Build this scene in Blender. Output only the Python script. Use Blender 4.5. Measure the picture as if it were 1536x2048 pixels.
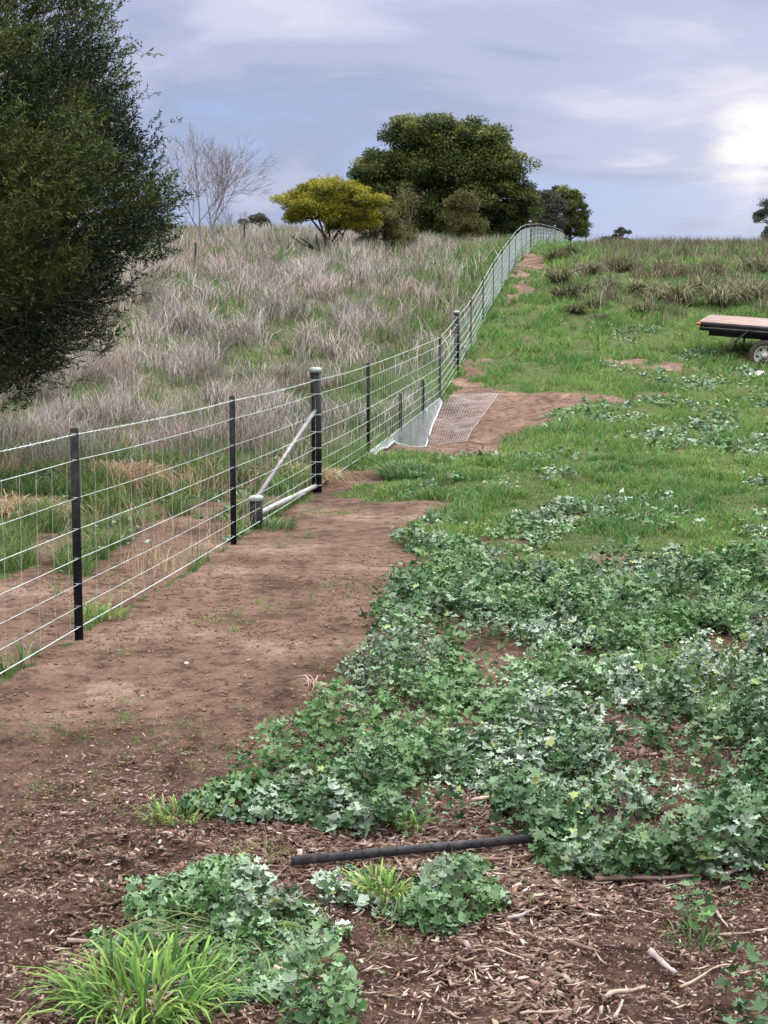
import bpy, math, random
import numpy as np
from mathutils import Vector, Matrix
for o in list(bpy.data.objects): bpy.data.objects.remove(o)
SC = bpy.context.scene; C = SC.collection
R = math.radians
rng = np.random.default_rng(7); random.seed(7)

# ------------------------------------------------------------------ camera
F = 3078.0; CZ = 1.75; TH = math.atan(364 / F)
cam = bpy.data.cameras.new('camera'); cam.sensor_fit = 'VERTICAL'; cam.sensor_height = 24
cam.lens = F / 2048 * 24; cam.clip_start = 0.05; cam.clip_end = 3000
co = bpy.data.objects.new('camera', cam); C.objects.link(co)
co.location = (0, 0, CZ); co.rotation_euler = (math.pi / 2 - TH, 0, 0); SC.camera = co
# ------------------------------------------------------------------ view / exposure
SC.view_settings.view_transform = 'Standard'; SC.view_settings.look = 'None'
SC.view_settings.exposure = 0.42; SC.view_settings.gamma = 1
SUN_EL, SUN_AZ = R(38), R(24)        # azimuth measured from +Y (view direction) towards +X
sd = Vector((math.sin(SUN_AZ) * math.cos(SUN_EL), math.cos(SUN_AZ) * math.cos(SUN_EL), math.sin(SUN_EL)))
# ------------------------------------------------------------------ world: Nishita behind a procedural cloud deck
w = bpy.data.worlds.new('World'); SC.world = w; w.use_nodes = True
N = w.node_tree.nodes; L = w.node_tree.links; N.clear()
def nd(t, **k):
    n = N.new(t)
    for a, b in k.items(): setattr(n, a, b)
    return n
def mth(op, a, b=None, clamp=False):
    n = nd('ShaderNodeMath', operation=op); n.use_clamp = clamp
    for i, v in enumerate((a, b)):
        if v is None: continue
        if isinstance(v, (int, float)): n.inputs[i].default_value = v
        else: L.new(v, n.inputs[i])
    return n.outputs[0]
def ramp(fac, stops, interp='EASE'):
    n = nd('ShaderNodeValToRGB'); n.color_ramp.interpolation = interp
    e = n.color_ramp.elements
    while len(e) < len(stops): e.new(0.5)
    for q, (p, c) in zip(e, stops): q.position = p; q.color = (*c, 1) if len(c) == 3 else c
    L.new(fac, n.inputs[0]); return n.outputs[0]
def mix(f, a, b, bt='MIX'):
    n = nd('ShaderNodeMix', data_type='RGBA', blend_type=bt)
    for i, v in ((0, f), (6, a), (7, b)):
        if isinstance(v, (int, float)): n.inputs[i].default_value = v
        elif isinstance(v, tuple): n.inputs[i].default_value = (*v, 1)
        else: L.new(v, n.inputs[i])
    return n.outputs[2]
tc = nd('ShaderNodeTexCoord'); sp = nd('ShaderNodeSeparateXYZ'); L.new(tc.outputs['Generated'], sp.inputs[0])
X_, Y_, Z_ = sp.outputs
zc = mth('ADD', mth('MAXIMUM', Z_, 0.0), 0.10)
cb = nd('ShaderNodeCombineXYZ')
L.new(mth('DIVIDE', X_, zc), cb.inputs[0]); L.new(mth('DIVIDE', Y_, zc), cb.inputs[1]); L.new(mth('MULTIPLY', Z_, 1.2), cb.inputs[2])
def noise(vec, sc, det, ro, dist=0.0, loc=(0, 0, 0), scl=(1, 1, 1), rot=0):
    m = nd('ShaderNodeMapping'); m.inputs['Location'].default_value = loc; m.inputs['Scale'].default_value = scl
    m.inputs['Rotation'].default_value = (0, 0, rot); L.new(vec, m.inputs[0])
    n = nd('ShaderNodeTexNoise'); n.inputs['Scale'].default_value = sc; n.inputs['Detail'].default_value = det
    n.inputs['Roughness'].default_value = ro; n.inputs['Distortion'].default_value = dist
    L.new(m.outputs[0], n.inputs['Vector']); return n.outputs[0]
n1 = noise(cb.outputs[0], 0.85, 6, 0.52, 0.4, (3.1, 1.7, 0.2), (1.15, 1.0, 1), 0.35)
n2 = noise(cb.outputs[0], 0.33, 4, 0.5, 0.2, (0.4, 5.2, 0.9))
nn = mth('ADD', mth('MULTIPLY', mth('SUBTRACT', n1, .17), 1.15), mth('MULTIPLY', n2, 0.30))
# higher in the sky the deck is paler; near the horizon it is slate blue
hz = nd('ShaderNodeMapRange'); L.new(Z_, hz.inputs[0]); hz.inputs[1].default_value = 0.02; hz.inputs[2].default_value = 0.24
hz.inputs[3].default_value = -0.24; hz.inputs[4].default_value = 0.13
cl = mth('ADD', nn, hz.outputs[0], True)
cloud = ramp(cl, [(0.32, (0.28, 0.36, 0.60)), (0.45, (0.26, 0.31, 0.49)), (0.54, (0.34, 0.37, 0.54)), (0.66, (0.50, 0.50, 0.63)), (0.84, (0.78, 0.75, 0.83))])
sky = nd('ShaderNodeTexSky', sky_type='NISHITA'); sky.sun_disc = False; sky.sun_elevation = SUN_EL; sky.sun_rotation = SUN_AZ
skys = mix(1.0, sky.outputs[0], (0.08, 0.08, 0.08), 'MULTIPLY')
base = mix(0.88, skys, cloud)
# sun glow breaking through, low on the right
def glow(px, py, power):
    v = Vector(((px - 768) / F, math.cos(TH) + (1024 - py) / F * math.sin(TH) * 1.0, -math.sin(TH) + (1024 - py) / F * math.cos(TH))).normalized()
    d = nd('ShaderNodeVectorMath', operation='DOT_PRODUCT'); nz = nd('ShaderNodeVectorMath', operation='NORMALIZE')
    L.new(tc.outputs['Generated'], nz.inputs[0]); L.new(nz.outputs[0], d.inputs[0]); d.inputs[1].default_value = v
    return mth('POWER', mth('MAXIMUM', d.outputs['Value'], 0.0), power)
brk = ramp(noise(cb.outputs[0], 1.6, 6, 0.6, 0.4, (1.3, 0.2, 0), (1.0, 1.0, 1), 0.2), [(0.38, (0, 0, 0)), (0.62, (1, 1, 1))])
g1 = mth('MULTIPLY', mth('MULTIPLY', glow(1518, 285, 3500), .75), mth('ADD', mth('MULTIPLY', brk, .6), .35))
g2 = mth('MULTIPLY', mth('MULTIPLY', glow(1520, 285, 1300), 0.36), brk)
g3 = mth('MULTIPLY', glow(1500, 330, 90), 0.08)
gl = mth('ADD', mth('ADD', g1, g2), g3)
base = mix(gl, base, (1.0, 0.93, 0.88))
# faint shafts of light fanning down from the break
def shaft(ax, ay, wdt, amp):
    sx, sz = (1505 - 768) / F / 1.0, (660 - 300) / F; ux, uz = ax / math.hypot(ax, ay), -ay / math.hypot(ax, ay)
    yy = mth('MAXIMUM', Y_, 0.05); qx = mth('SUBTRACT', mth('DIVIDE', X_, yy), sx); qz = mth('SUBTRACT', mth('DIVIDE', Z_, yy), sz)
    al = mth('ADD', mth('MULTIPLY', qx, ux), mth('MULTIPLY', qz, uz)); pe = mth('ABSOLUTE', mth('ADD', mth('MULTIPLY', qx, -uz), mth('MULTIPLY', qz, ux)))
    w_ = mth('ADD', mth('MULTIPLY', mth('MAXIMUM', al, 0.0), wdt), .004); e = mth('MAXIMUM', mth('SUBTRACT', 1.0, mth('DIVIDE', pe, w_)), 0.0)
    f1 = nd('ShaderNodeMapRange'); L.new(al, f1.inputs[0]); f1.inputs[1].default_value = 0.0; f1.inputs[2].default_value = .075; f1.inputs[3].default_value = 1.0; f1.inputs[4].default_value = 0.0
    return mth('MULTIPLY', mth('MULTIPLY', mth('POWER', e, 1.3), f1.outputs[0]), mth('MULTIPLY', mth('GREATER_THAN', al, -.001), amp))
sh = mth('ADD', mth('ADD', shaft(-75, 190, .20, .5), shaft(-30, 190, .12, .36)), shaft(-130, 170, .14, .22))
base = mix(mth('MINIMUM', sh, .4), base, (0.80, 0.74, 0.78))
# overcast sky: zenith brighter than the horizon band
zb = nd('ShaderNodeMapRange'); L.new(Z_, zb.inputs[0]); zb.inputs[1].default_value = 0.28; zb.inputs[2].default_value = 0.75
zb.inputs[3].default_value = 1.0; zb.inputs[4].default_value = 3.6
zw = mix(mth('MULTIPLY', mth('SUBTRACT', zb.outputs[0], 1.0), 0.55, True), base, (0.80, 0.76, 0.74))
bg = nd('ShaderNodeBackground'); L.new(zw, bg.inputs[0]); L.new(zb.outputs[0], bg.inputs[1])
wo = nd('ShaderNodeOutputWorld'); L.new(bg.outputs[0], wo.inputs[0])
# ------------------------------------------------------------------ sun (veiled by cloud)
sl = bpy.data.lights.new('sun', 'SUN'); sl.energy = 1.5; sl.angle = R(18); sl.color = (1.0, 0.93, 0.84)
so = bpy.data.objects.new('sun', sl); C.objects.link(so); so.rotation_euler = (-sd).to_track_quat('-Z', 'Y').to_euler(); so.location = (0, 0, 30)

# ------------------------------------------------------------------ helpers
def tag(o, label=None, cat=None, group=None, kind=None):
    if label: o['label'] = label
    if cat: o['category'] = cat
    if group: o['group'] = group
    if kind: o['kind'] = kind
    return o
def empty(name, loc, label, cat, group=None):
    o = bpy.data.objects.new(name, None); C.objects.link(o); o.location = loc; o.empty_display_size = 0.2
    return tag(o, label, cat, group)
def np_mesh(name, V, faces, mat, col=None, parent=None, smooth=False):
    """V (n,3); faces: list of int arrays (m,k)"""
    me = bpy.data.meshes.new(name); V = np.asarray(V, np.float32)
    if parent is not None:
        V = V - np.array(parent_origin(parent), np.float32)
    faces = [np.asarray(f, np.int32) for f in faces if len(f)]
    me.vertices.add(len(V)); me.vertices.foreach_set('co', V.ravel())
    loops = np.concatenate([f.ravel() for f in faces]); tot = np.concatenate([np.full(len(f), f.shape[1], np.int32) for f in faces])
    st = np.concatenate([[0], np.cumsum(tot)[:-1]]).astype(np.int32)
    me.loops.add(len(loops)); me.loops.foreach_set('vertex_index', loops)
    me.polygons.add(len(tot)); me.polygons.foreach_set('loop_start', st); me.polygons.foreach_set('loop_total', tot)
    if smooth: me.polygons.foreach_set('use_smooth', np.ones(len(tot), bool))
    me.update(calc_edges=True)
    if col is not None:
        a = me.color_attributes.new('col', 'FLOAT_COLOR', 'POINT')
        c4 = np.ones((len(V), 4), np.float32); c4[:, :col.shape[1]] = col; a.data.foreach_set('color', c4.ravel())
    me.materials.append(mat)
    o = bpy.data.objects.new(name, me); C.objects.link(o)
    if parent is not None: o.parent = parent
    return o
def parent_origin(p):
    v = np.zeros(3)
    while p is not None: v = v + np.array(p.location); p = p.parent
    return v
class Acc:
    def __init__(s): s.V = []; s.F = {}; s.Cc = []; s.n = 0
    def add(s, V, Fs, col=None):
        V = np.asarray(V, float).reshape(-1, 3)
        for f in Fs:
            f = np.asarray(f, int)
            if len(f): s.F.setdefault(f.shape[1], []).append(f + s.n)
        s.V.append(V); s.n += len(V)
        c = np.ones((len(V), 3)) if col is None else np.broadcast_to(np.asarray(col, float), (len(V), 3))
        s.Cc.append(c)
    def box(s, c, d, M=None, col=None, bev=0):
        x, y, z = [q / 2 for q in d]
        V = np.array([(i, j, k) for i in (-x, x) for j in (-y, y) for k in (-z, z)])
        if M is not None: V = V @ np.array(M).T
        Fq = [(0, 1, 3, 2), (4, 6, 7, 5), (0, 4, 5, 1), (2, 3, 7, 6), (0, 2, 6, 4), (1, 5, 7, 3)]
        s.add(V + np.array(c), [Fq], col)
    def tube(s, pts, rad, n=6, col=None, cap=True):
        pts = np.asarray(pts, float); m = len(pts); rad = np.broadcast_to(np.asarray(rad, float), (m,))
        T = np.gradient(pts, axis=0); T /= np.linalg.norm(T, axis=1)[:, None] + 1e-12
        up = np.array([0, 0, 1.0]) if abs(T[0][2]) < 0.9 else np.array([1.0, 0, 0])
        A = np.cross(T, up); A /= np.linalg.norm(A, axis=1)[:, None] + 1e-12; B = np.cross(T, A)
        a = np.arange(n) * 2 * math.pi / n
        V = pts[:, None] + rad[:, None, None] * (np.cos(a)[None, :, None] * A[:, None] + np.sin(a)[None, :, None] * B[:, None])
        i = np.arange(m - 1)[:, None] * n; j = np.arange(n)[None]; k = (j + 1) % n
        Q = np.stack([i + j, i + k, i + n + k, i + n + j], -1).reshape(-1, 4)
        s.add(V.reshape(-1, 3), [Q], col)
        if cap:
            b = s.n - m * n
            s.F.setdefault(n, []).append(np.array([[b + q for q in range(n)][::-1], [b + (m - 1) * n + q for q in range(n)]]))
    def build(s, name, mat, parent=None, smooth=False):
        V = np.concatenate(s.V); col = np.concatenate(s.Cc)
        return np_mesh(name, V, [np.concatenate(f) for f in s.F.values()], mat, col, parent, smooth)

# numpy value noise
_perm = rng.random((256, 256))
def vnoise(x, y):
    xi = np.floor(x).astype(int); yi = np.floor(y).astype(int); fx = x - xi; fy = y - yi
    fx = fx * fx * (3 - 2 * fx); fy = fy * fy * (3 - 2 * fy)
    g = lambda a, b: _perm[a & 255, b & 255]
    return (g(xi, yi) * (1 - fx) + g(xi + 1, yi) * fx) * (1 - fy) + (g(xi, yi + 1) * (1 - fx) + g(xi + 1, yi + 1) * fx) * fy
def fbm(x, y, o=4, seed=0):
    x = np.asarray(x, float) + seed * 17.3; y = np.asarray(y, float) + seed * 9.1; v = 0; a = 0.5; t = 0
    for i in range(o): v = v + a * vnoise(x, y); t += a; a *= 0.5; x = x * 2.03 + 11.7; y = y * 2.03 + 5.3
    return v / t
def sstep(a, b, x):
    t = np.clip((x - a) / (b - a), 0, 1); return t * t * (3 - 2 * t)

# ------------------------------------------------------------------ terrain
FA, FB = 0.1404, -2.99                       # the fence line x = FA*y + FB
PF = np.array([(-60, -.3), (0, -.02), (9, -.02), (12.5, 0.0), (16.2, .05), (19.8, .12), (24, .22), (28.6, .48), (32, .83), (35.2, 1.22), (38.5, 1.75), (41.7, 2.3), (45.3, 2.85), (53.5, 3.95), (58, 4.45), (72, 5.45), (90, 6.5), (112, 7.7), (135, 8.7), (160, 9.3), (220, 8.5), (500, -5), (900, -20)])
PL = np.array([(-60, -.3), (0, 0), (12, 0.0), (16, .22), (20, .55), (25, 1.05), (30, 1.55), (40, 2.6), (50, 3.65), (62, 4.95), (75, 6.2), (88, 7.1), (105, 7.8), (140, 7.8), (220, 6.5), (500, -5), (900, -20)])
def smooth_interp(y, P):
    return sum(np.interp(y + d, P[:, 0], P[:, 1]) for d in (-1.0, -.5, 0, .5, 1.0)) / 5
ct, st_ = math.cos(TH), math.sin(TH)
DENTS = []
for px_, py_, rx_, ry_, dp_ in ((330, 1722, .10, .045, .05), (245, 1702, .11, .04, .04), (300, 1768, .13, .04, .05), (690, 1398, .16, .08, .05), (640, 1380, .10, .06, .035), (540, 1440, .12, .06, .03), (200, 1850, .12, .07, .035), (60, 1760, .15, .06, .03), (120, 1900, .12, .07, .035), (770, 1180, .18, .14, .04), (740, 1250, .2, .12, .03), (450, 1500, .14, .07, .03), (380, 1480, .1, .06, .025), (840, 1780, .1, .05, .03), (1120, 1850, .12, .05, .025), (900, 1960, .14, .06, .025), (1290, 1960, .12, .05, .03)):
    d_ = (CZ) / (st_ - (1024 - py_) / F * ct); DENTS.append(((px_ - 768) / F * d_, (ct + (1024 - py_) / F * st_) * d_, rx_, ry_, dp_))
def terrain(x, y, micro=True):
    x = np.asarray(x, float); y = np.asarray(y, float)
    s = x - (FA * y + FB)
    wl = sstep(2.0, 14.0, -s)
    z = smooth_interp(y, PF) * (1 - wl) + smooth_interp(y, PL) * wl
    # washed-out gully the fence crosses
    gy = 25.0 + 0.25 * s
    z = z - 0.70 * np.exp(-((y - gy) / 2.3) ** 2) * np.exp(-np.where(s > 0, (s / 1.5) ** 2, (s / 7) ** 2))
    z = z - .13 * np.exp(-((x - 8.6) / 1.0) ** 2 - ((y - 33.6) / 1.1) ** 2)
    # disturbed bank just left of the fence
    z = z + 0.16 * np.exp(-((y - 15.5) / 2.6) ** 2) * sstep(1.4, 3.0, -s) * (0.5 + fbm(x * 1.2, y * .8, 3, 5))
    for dx_, dy_, rx_, ry_, dp_ in DENTS:
        q_ = ((x - dx_) / rx_) ** 2 + ((y - dy_) / (ry_ * 2)) ** 2; z = z - dp_ * np.exp(-q_) + .45 * dp_ * np.exp(-((np.sqrt(q_) - 1.7) / .5) ** 2)
    if micro:
        far = sstep(10, 45, y)
        z = z + (fbm(x * .9, y * .6, 3, 1) - .5) * (0.05 + .25 * far)
        z = z + (fbm(x * 5, y * 5, 3, 2) - .5) * 0.022 * (1 - far)
        z = z + (fbm(x * 2.0, y * 1.6, 3, 9) - .5) * .16 * sstep(12, 18, y) * (1 - .5 * sstep(40, 60, y)) * np.where(s < -.5, 1.8, 1)
    return z
def proj(x, y, z):
    dz = z - CZ; c = np.maximum(y * ct - dz * st_, 0.3); u = y * st_ + dz * ct
    return 768 + F * x / c, 1024 - F * u / c
def hit(px, py):
    d = np.array([(px - 768) / F, ct + (1024 - py) / F * st_, -st_ + (1024 - py) / F * ct])
    t = 1.5 * 1.006 ** np.arange(1000); P = np.array([0, 0, CZ]) + t[:, None] * d
    g = P[:, 2] - terrain(P[:, 0], P[:, 1]); i = np.argmax(g < 0)
    if g[i] >= 0: i = len(t) - 1
    lo, hi = t[i - 1], t[i]
    for _ in range(25):
        m = (lo + hi) / 2; p = np.array([0, 0, CZ]) + m * d
        if p[2] < terrain(p[0], p[1]): hi = m
        else: lo = m
    return np.array([0, 0, CZ]) + hi * d
def at(px, Y):                                # point on the ground in the column px at distance Y
    x = (px - 768) / F * (Y * ct)
    for _ in range(3):
        z = float(terrain(x, Y)); x = (px - 768) / F * (Y * ct - (z - CZ) * st_)
    return np.array([x, Y, z])
def inpoly(px, py, poly):
    P = np.array(poly, float); r = np.zeros(np.shape(px), bool); j = len(P) - 1
    for i in range(len(P)):
        xi, yi = P[i]; xj, yj = P[j]
        if yi != yj:
            r ^= ((yi > py) != (yj > py)) & (px < (xj - xi) * (py - yi) / (yj - yi) + xi)
        j = i
    return r
PATH = [(-900, 1800), (-900, 1500), (0, 1335), (150, 1280), (465, 1090), (525, 1048), (640, 985), (700, 958), (760, 962), (700, 985), (720, 1005), (850, 1000), (905, 1015), (830, 1040), (790, 1075), (810, 1140), (740, 1200), (715, 1255), (690, 1320), (700, 1400), (780, 1470), (640, 1470), (300, 1670), (-900, 2600)]
DIRT2 = [(850, 800), (905, 772), (1000, 786), (1180, 795), (1430, 783), (1180, 806), (1100, 828), (1040, 868), (1000, 900), (893, 908), (840, 908)]
TRAIL = [(1037, 508), (1088, 514), (1082, 538), (1060, 545), (1054, 600), (1036, 614), (1015, 600), (1032, 560)]
DIRTS = [[(735, 898), (850, 885), (850, 916), (745, 914)], [(1195, 712), (1300, 720), (1410, 738), (1300, 742), (1210, 728)], [(1165, 1108), (1300, 1110), (1560, 1120), (1560, 1142), (1350, 1138), (1190, 1132)],
         [(1190, 1482), (1290, 1490), (1370, 1520), (1340, 1545), (1250, 1548), (1200, 1520)], [(1390, 1262), (1480, 1268), (1460, 1292), (1400, 1288)],
         [(885, 1312), (1000, 1305), (1070, 1335), (980, 1360), (950, 1390), (900, 1350)], [(930, 1600), (1010, 1605), (990, 1650), (940, 1640)],
         [(640, 955), (740, 945), (760, 962), (700, 985), (640, 990)], [(935, 715), (960, 720), (950, 790), (905, 775)], [(1300, 1440), (1380, 1435), (1390, 1460), (1310, 1462)]]
WEED = [[(765, 1105), (820, 1045), (880, 1030), (1000, 1060), (1140, 1010), (1250, 1000), (2400, 980), (2400, 1900), (1560, 1730), (1440, 1765), (1300, 1760), (1190, 1770), (1100, 1745), (1070, 1695), (960, 1655), (870, 1662), (700, 1662), (560, 1662), (420, 1660), (300, 1655), (335, 1600), (400, 1560), (480, 1530), (520, 1485), (600, 1455), (650, 1480), (760, 1490), (840, 1460), (950, 1410), (940, 1380), (870, 1420), (760, 1418), (700, 1390), (690, 1340), (760, 1310), (850, 1300), (760, 1275), (720, 1240), (760, 1190), (805, 1150), (780, 1120)],
        [(1440, 2080), (1460, 1985), (1540, 1915), (2100, 1950), (2100, 2400), (1500, 2400)],
        [(1285, 1845), (1350, 1835), (1440, 1850), (1450, 1878), (1330, 1880)], [(1495, 1800), (1620, 1790), (1600, 1840), (1500, 1835)],
        [(560, 2040), (690, 2015), (750, 2050), (650, 2120), (560, 2090)]]
CL1 = [(262, 1790), (300, 1760), (390, 1745), (500, 1758), (525, 1800), (600, 1815), (722, 1875), (640, 1925), (560, 1965), (480, 1998), (380, 1990), (300, 1945), (240, 1905), (200, 1885), (270, 1860)]
CL2 = [(620, 1765), (700, 1742), (850, 1730), (940, 1748), (992, 1790), (935, 1830), (850, 1855), (720, 1820), (625, 1795)]
CL3 = [(690, 1340), (760, 1300), (850, 1305), (950, 1360), (945, 1400), (870, 1420), (760, 1418), (705, 1390)]
SOILL = [(-600, 1500), (0, 1340), (150, 1290), (455, 1100), (520, 1045), (620, 980), (520, 985), (430, 1000), (320, 1010), (250, 1090), (0, 1130), (-600, 1200)]
def cover(x, y):
    """what grows where: dict of weights in world space (survey of the site)"""
    yy = np.maximum(y, 2.6)
    a1 = fbm(x * 1.7, y * 1.3, 4, 3) - .5; a2 = fbm(x * 1.7, y * 1.3, 4, 4) - .5
    k = np.clip(yy / 12, .45, 2.2)
    xw = x + a1 * .55 * k; yw = np.maximum(yy + a2 * .9 * k, 2.4)
    px, py = proj(xw, yw, terrain(xw, yw, False))
    s = x - (FA * y + FB); left = s < -0.02
    nz = fbm(x * .6, y * .45, 4, 6); nf = fbm(x * 2.2, y * 1.6, 3, 8)
    weed = np.zeros(np.shape(x))
    for P in WEED: weed = np.maximum(weed, inpoly(px, py, P) * 1.0)
    soil = inpoly(px, py, PATH) * 1.0
    for P in [DIRT2, TRAIL] + DIRTS: soil = np.maximum(soil, inpoly(px, py, P) * 1.0)
    near = (yy < 6.2) & (weed < .5); soil = np.where(near, 1.0, soil)
    small = weed * 0
    for P in (CL1, CL2): small = np.maximum(small, inpoly(px, py, P) * 1.0)
    weed = np.where(soil > .5, 0, weed)
    # right-hand side: weeds thin out into lawn with distance
    thin = sstep(.50, .56, nz + .12 * np.clip((14 - y) / 6, -1, 1) + .1 * (nf - .5))
    weed = np.where(y > 11.0, weed * thin, weed)
    farweed = sstep(.50, .56, fbm(x * 1.3, y * .55, 3, 19) * .6 + nz * .4) * sstep(.6, 3.0, s - (y - 20) * .12) * (y > 12) * (y < 39) * (soil < .5)
    weed = np.maximum(weed, farweed * .8)
    lawn = np.where((soil < .5), 1.0 - .75 * weed, 0.0)
    gp = sstep(.55, .61, fbm(x * 1.2, y * .9, 3, 49)) * sstep(6.9, 7.8, y); lawn = np.where((y < 10.5) & ~left, (.03 + .9 * gp) * (weed > .2) * 1.0, np.maximum(lawn, gp * (weed > .2)))
    # bare flecks in the lawn
    fleck = .6 * sstep(.68, .80, fbm(x * 1.1, y * .55, 3, 12)) * (y > 14) * (y < 60)
    lawn = lawn * (1 - .85 * fleck)
    dryR = sstep(.46, .55, fbm(x * .75, y * .32, 4, 14) + .11 * sstep(45, 75, y) + .07 * sstep(3, 14, s - 2.5) - .05) * sstep(38, 47, y) * sstep(1.5, 3.5, s)
    # left-hand side
    sl_ = (inpoly(px, py, SOILL) & (nf + nz < 1.12)) | ((fbm(x * 1.3, y * .8, 3, 18) > .585) & (y < 17.5))
    gl = np.where(sl_, 0.0, 1.0)
    dryL = sstep(13, 19, y + 9 * (nf - .5)) * (0.25 + .75 * sstep(.30, .45, nz + .16 * sstep(3, 9, -s) + .04))
    dryL = np.maximum(dryL, .75 * sstep(.47, .58, fbm(x * 1.1, y * .9, 3, 16)) * sstep(9, 10.5, y)); dryL = dryL * (.25 + .75 * sstep(.8, 3.8, -s)) * (1 - .3 * sstep(.5, .6, fbm(x * .45, y * .3, 3, 99)))
    soil = np.where(left, sl_ * 1.0, np.maximum(soil, fleck)); weed = np.where(left, .8 * sstep(.55, .62, fbm(x * 1.6, y * 1.2, 3, 23)) * (y > 9.5) * (y < 18) * gl, weed)
    lawn = np.where(left, gl * (1 - .85 * dryL), lawn * (1 - .4 * dryR)); dry = np.where(left, dryL, dryR)
    return dict(soil=soil, weed=weed, lawn=lawn, dry=dry, s=s, px=px, py=py, nz=nz, nf=nf, left=left, small=small)

# ------------------------------------------------------------------ materials
def mat(name, fn):
    m = bpy.data.materials.new(name); m.use_nodes = True
    global N, L
    N = m.node_tree.nodes; L = m.node_tree.links; N.clear()
    out = nd('ShaderNodeOutputMaterial'); L.new(fn(), out.inputs[0]); return m
def princ(col=None, rough=.7, metal=0, spec=.3, normal=None):
    p = nd('ShaderNodeBsdfPrincipled'); p.inputs['Metallic'].default_value = metal; p.inputs['Specular IOR Level'].default_value = spec
    if isinstance(rough, (int, float)): p.inputs['Roughness'].default_value = rough
    else: L.new(rough, p.inputs['Roughness'])
    if isinstance(col, tuple): p.inputs['Base Color'].default_value = (*col, 1)
    elif col is not None: L.new(col, p.inputs['Base Color'])
    if normal is not None: L.new(normal, p.inputs['Normal'])
    return p.outputs[0]
def attr(n='col'):
    a = nd('ShaderNodeAttribute'); a.attribute_name = n; return a.outputs[0]
def objn(sc, det=4, ro=.6, scl=(1, 1, 1)):
    t = nd('ShaderNodeTexCoord'); return noise(t.outputs['Object'], sc, det, ro, 0, (0, 0, 0), scl)
def bump(h, st, di=.01):
    b = nd('ShaderNodeBump'); b.inputs['Strength'].default_value = st; b.inputs['Distance'].default_value = di; L.new(h, b.inputs['Height']); return b.outputs[0]
def foliage(name, transl=.25, rough=.55, spec=.25):
    def f():
        c = attr(); v = objn(9, 2)
        c2 = mix(1.0, c, ramp(v, [(.3, (.8, .8, .8)), (.7, (1.15, 1.15, 1.15))]), 'MULTIPLY')
        p = princ(c2, rough, 0, spec); t = nd('ShaderNodeBsdfTranslucent'); L.new(c2, t.inputs[0])
        m = nd('ShaderNodeMixShader'); m.inputs[0].default_value = transl; L.new(p, m.inputs[1]); L.new(t.outputs[0], m.inputs[2]); return m.outputs[0]
    return mat(name, f)
M_leaf = foliage('weed_leaf', .10, .55, .3); M_grass = foliage('grass_blade', .3); M_dry = foliage('dry_grass', .2, .8, .1)
M_tree = foliage('tree_leaf', .15, .6, .2)
M_chip = mat('wood_chip', lambda: princ(attr(), .85, 0, .1))
M_bark = mat('bark', lambda: princ(mix(1.0, attr(), ramp(objn(14, 5, .7, (1, 1, .3)), [(.3, (.6, .6, .6)), (.7, (1.3, 1.3, 1.3))]), 'MULTIPLY'), .9, 0, .1))
M_black = mat('black_paint', lambda: princ(ramp(objn(25, 4), [(.45, (.008, .008, .010)), (.75, (.025, .023, .024))]), ramp(objn(12, 3), [(.3, (.35,) * 3), (.7, (.6,) * 3)]), 0, .18))
M_picket = mat('dusty_black_paint', lambda: princ(ramp(objn(18, 5, .7), [(.42, (.032, .033, .043)), (.6, (.06, .06, .068)), (.75, (.15, .12, .10))]), .5, 0, .4))
M_galv = mat('galvanised_steel', lambda: princ(ramp(objn(30, 3), [(.3, (.36, .38, .38)), (.7, (.56, .59, .58))]), .42, .35, .5))
M_cap = mat('galvanised_cap', lambda: princ(ramp(objn(30, 3), [(.3, (.26, .33, .33)), (.7, (.42, .50, .49))]), .5, .2, .4))
M_wire = mat('galvanised_wire', lambda: princ(ramp(objn(7, 3), [(.35, (.40, .49, .48)), (.7, (.62, .71, .70))]), .4, .25, .6))
M_net = mat('fine_netting', lambda: princ(ramp(objn(3, 4), [(.35, (.36, .41, .46)), (.65, (.56, .61, .66))]), .5, .2, .4))
M_pipe = mat('brace_pipe', lambda: princ(ramp(objn(9, 4), [(.3, (.18, .165, .17)), (.7, (.33, .31, .32))]), .5, .25, .4))
M_frame = mat('trailer_paint', lambda: princ(ramp(objn(8, 4), [(.4, (.016, .018, .022)), (.75, (.05, .045, .04))]), .45, 0, .4))
M_deck = mat('deck_board', lambda: princ(ramp(objn(5, 5, .6, (1, 6, 1)), [(.3, (.20, .145, .13)), (.5, (.31, .225, .205)), (.72, (.42, .35, .33))]), .8, 0, .2))
M_tyre = mat('tyre_rubber', lambda: princ(ramp(objn(20, 4), [(.35, (.045, .038, .036)), (.7, (.10, .08, .07))]), .85, 0, .2))
M_rim = mat('wheel_rim', lambda: princ(ramp(objn(15, 4), [(.3, (.42, .38, .36)), (.65, (.66, .63, .62))]), .45, .3, .4))
M_orange = mat('orange_lens', lambda: princ((.75, .20, .05), .3, 0, .5))
M_red = mat('red_lens', lambda: princ((.40, .03, .02), .3, 0, .5))
M_stone = mat('pale_stone', lambda: princ(ramp(objn(30, 4), [(.3, (.5, .47, .47)), (.7, (.75, .74, .75))]), .7))
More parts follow.
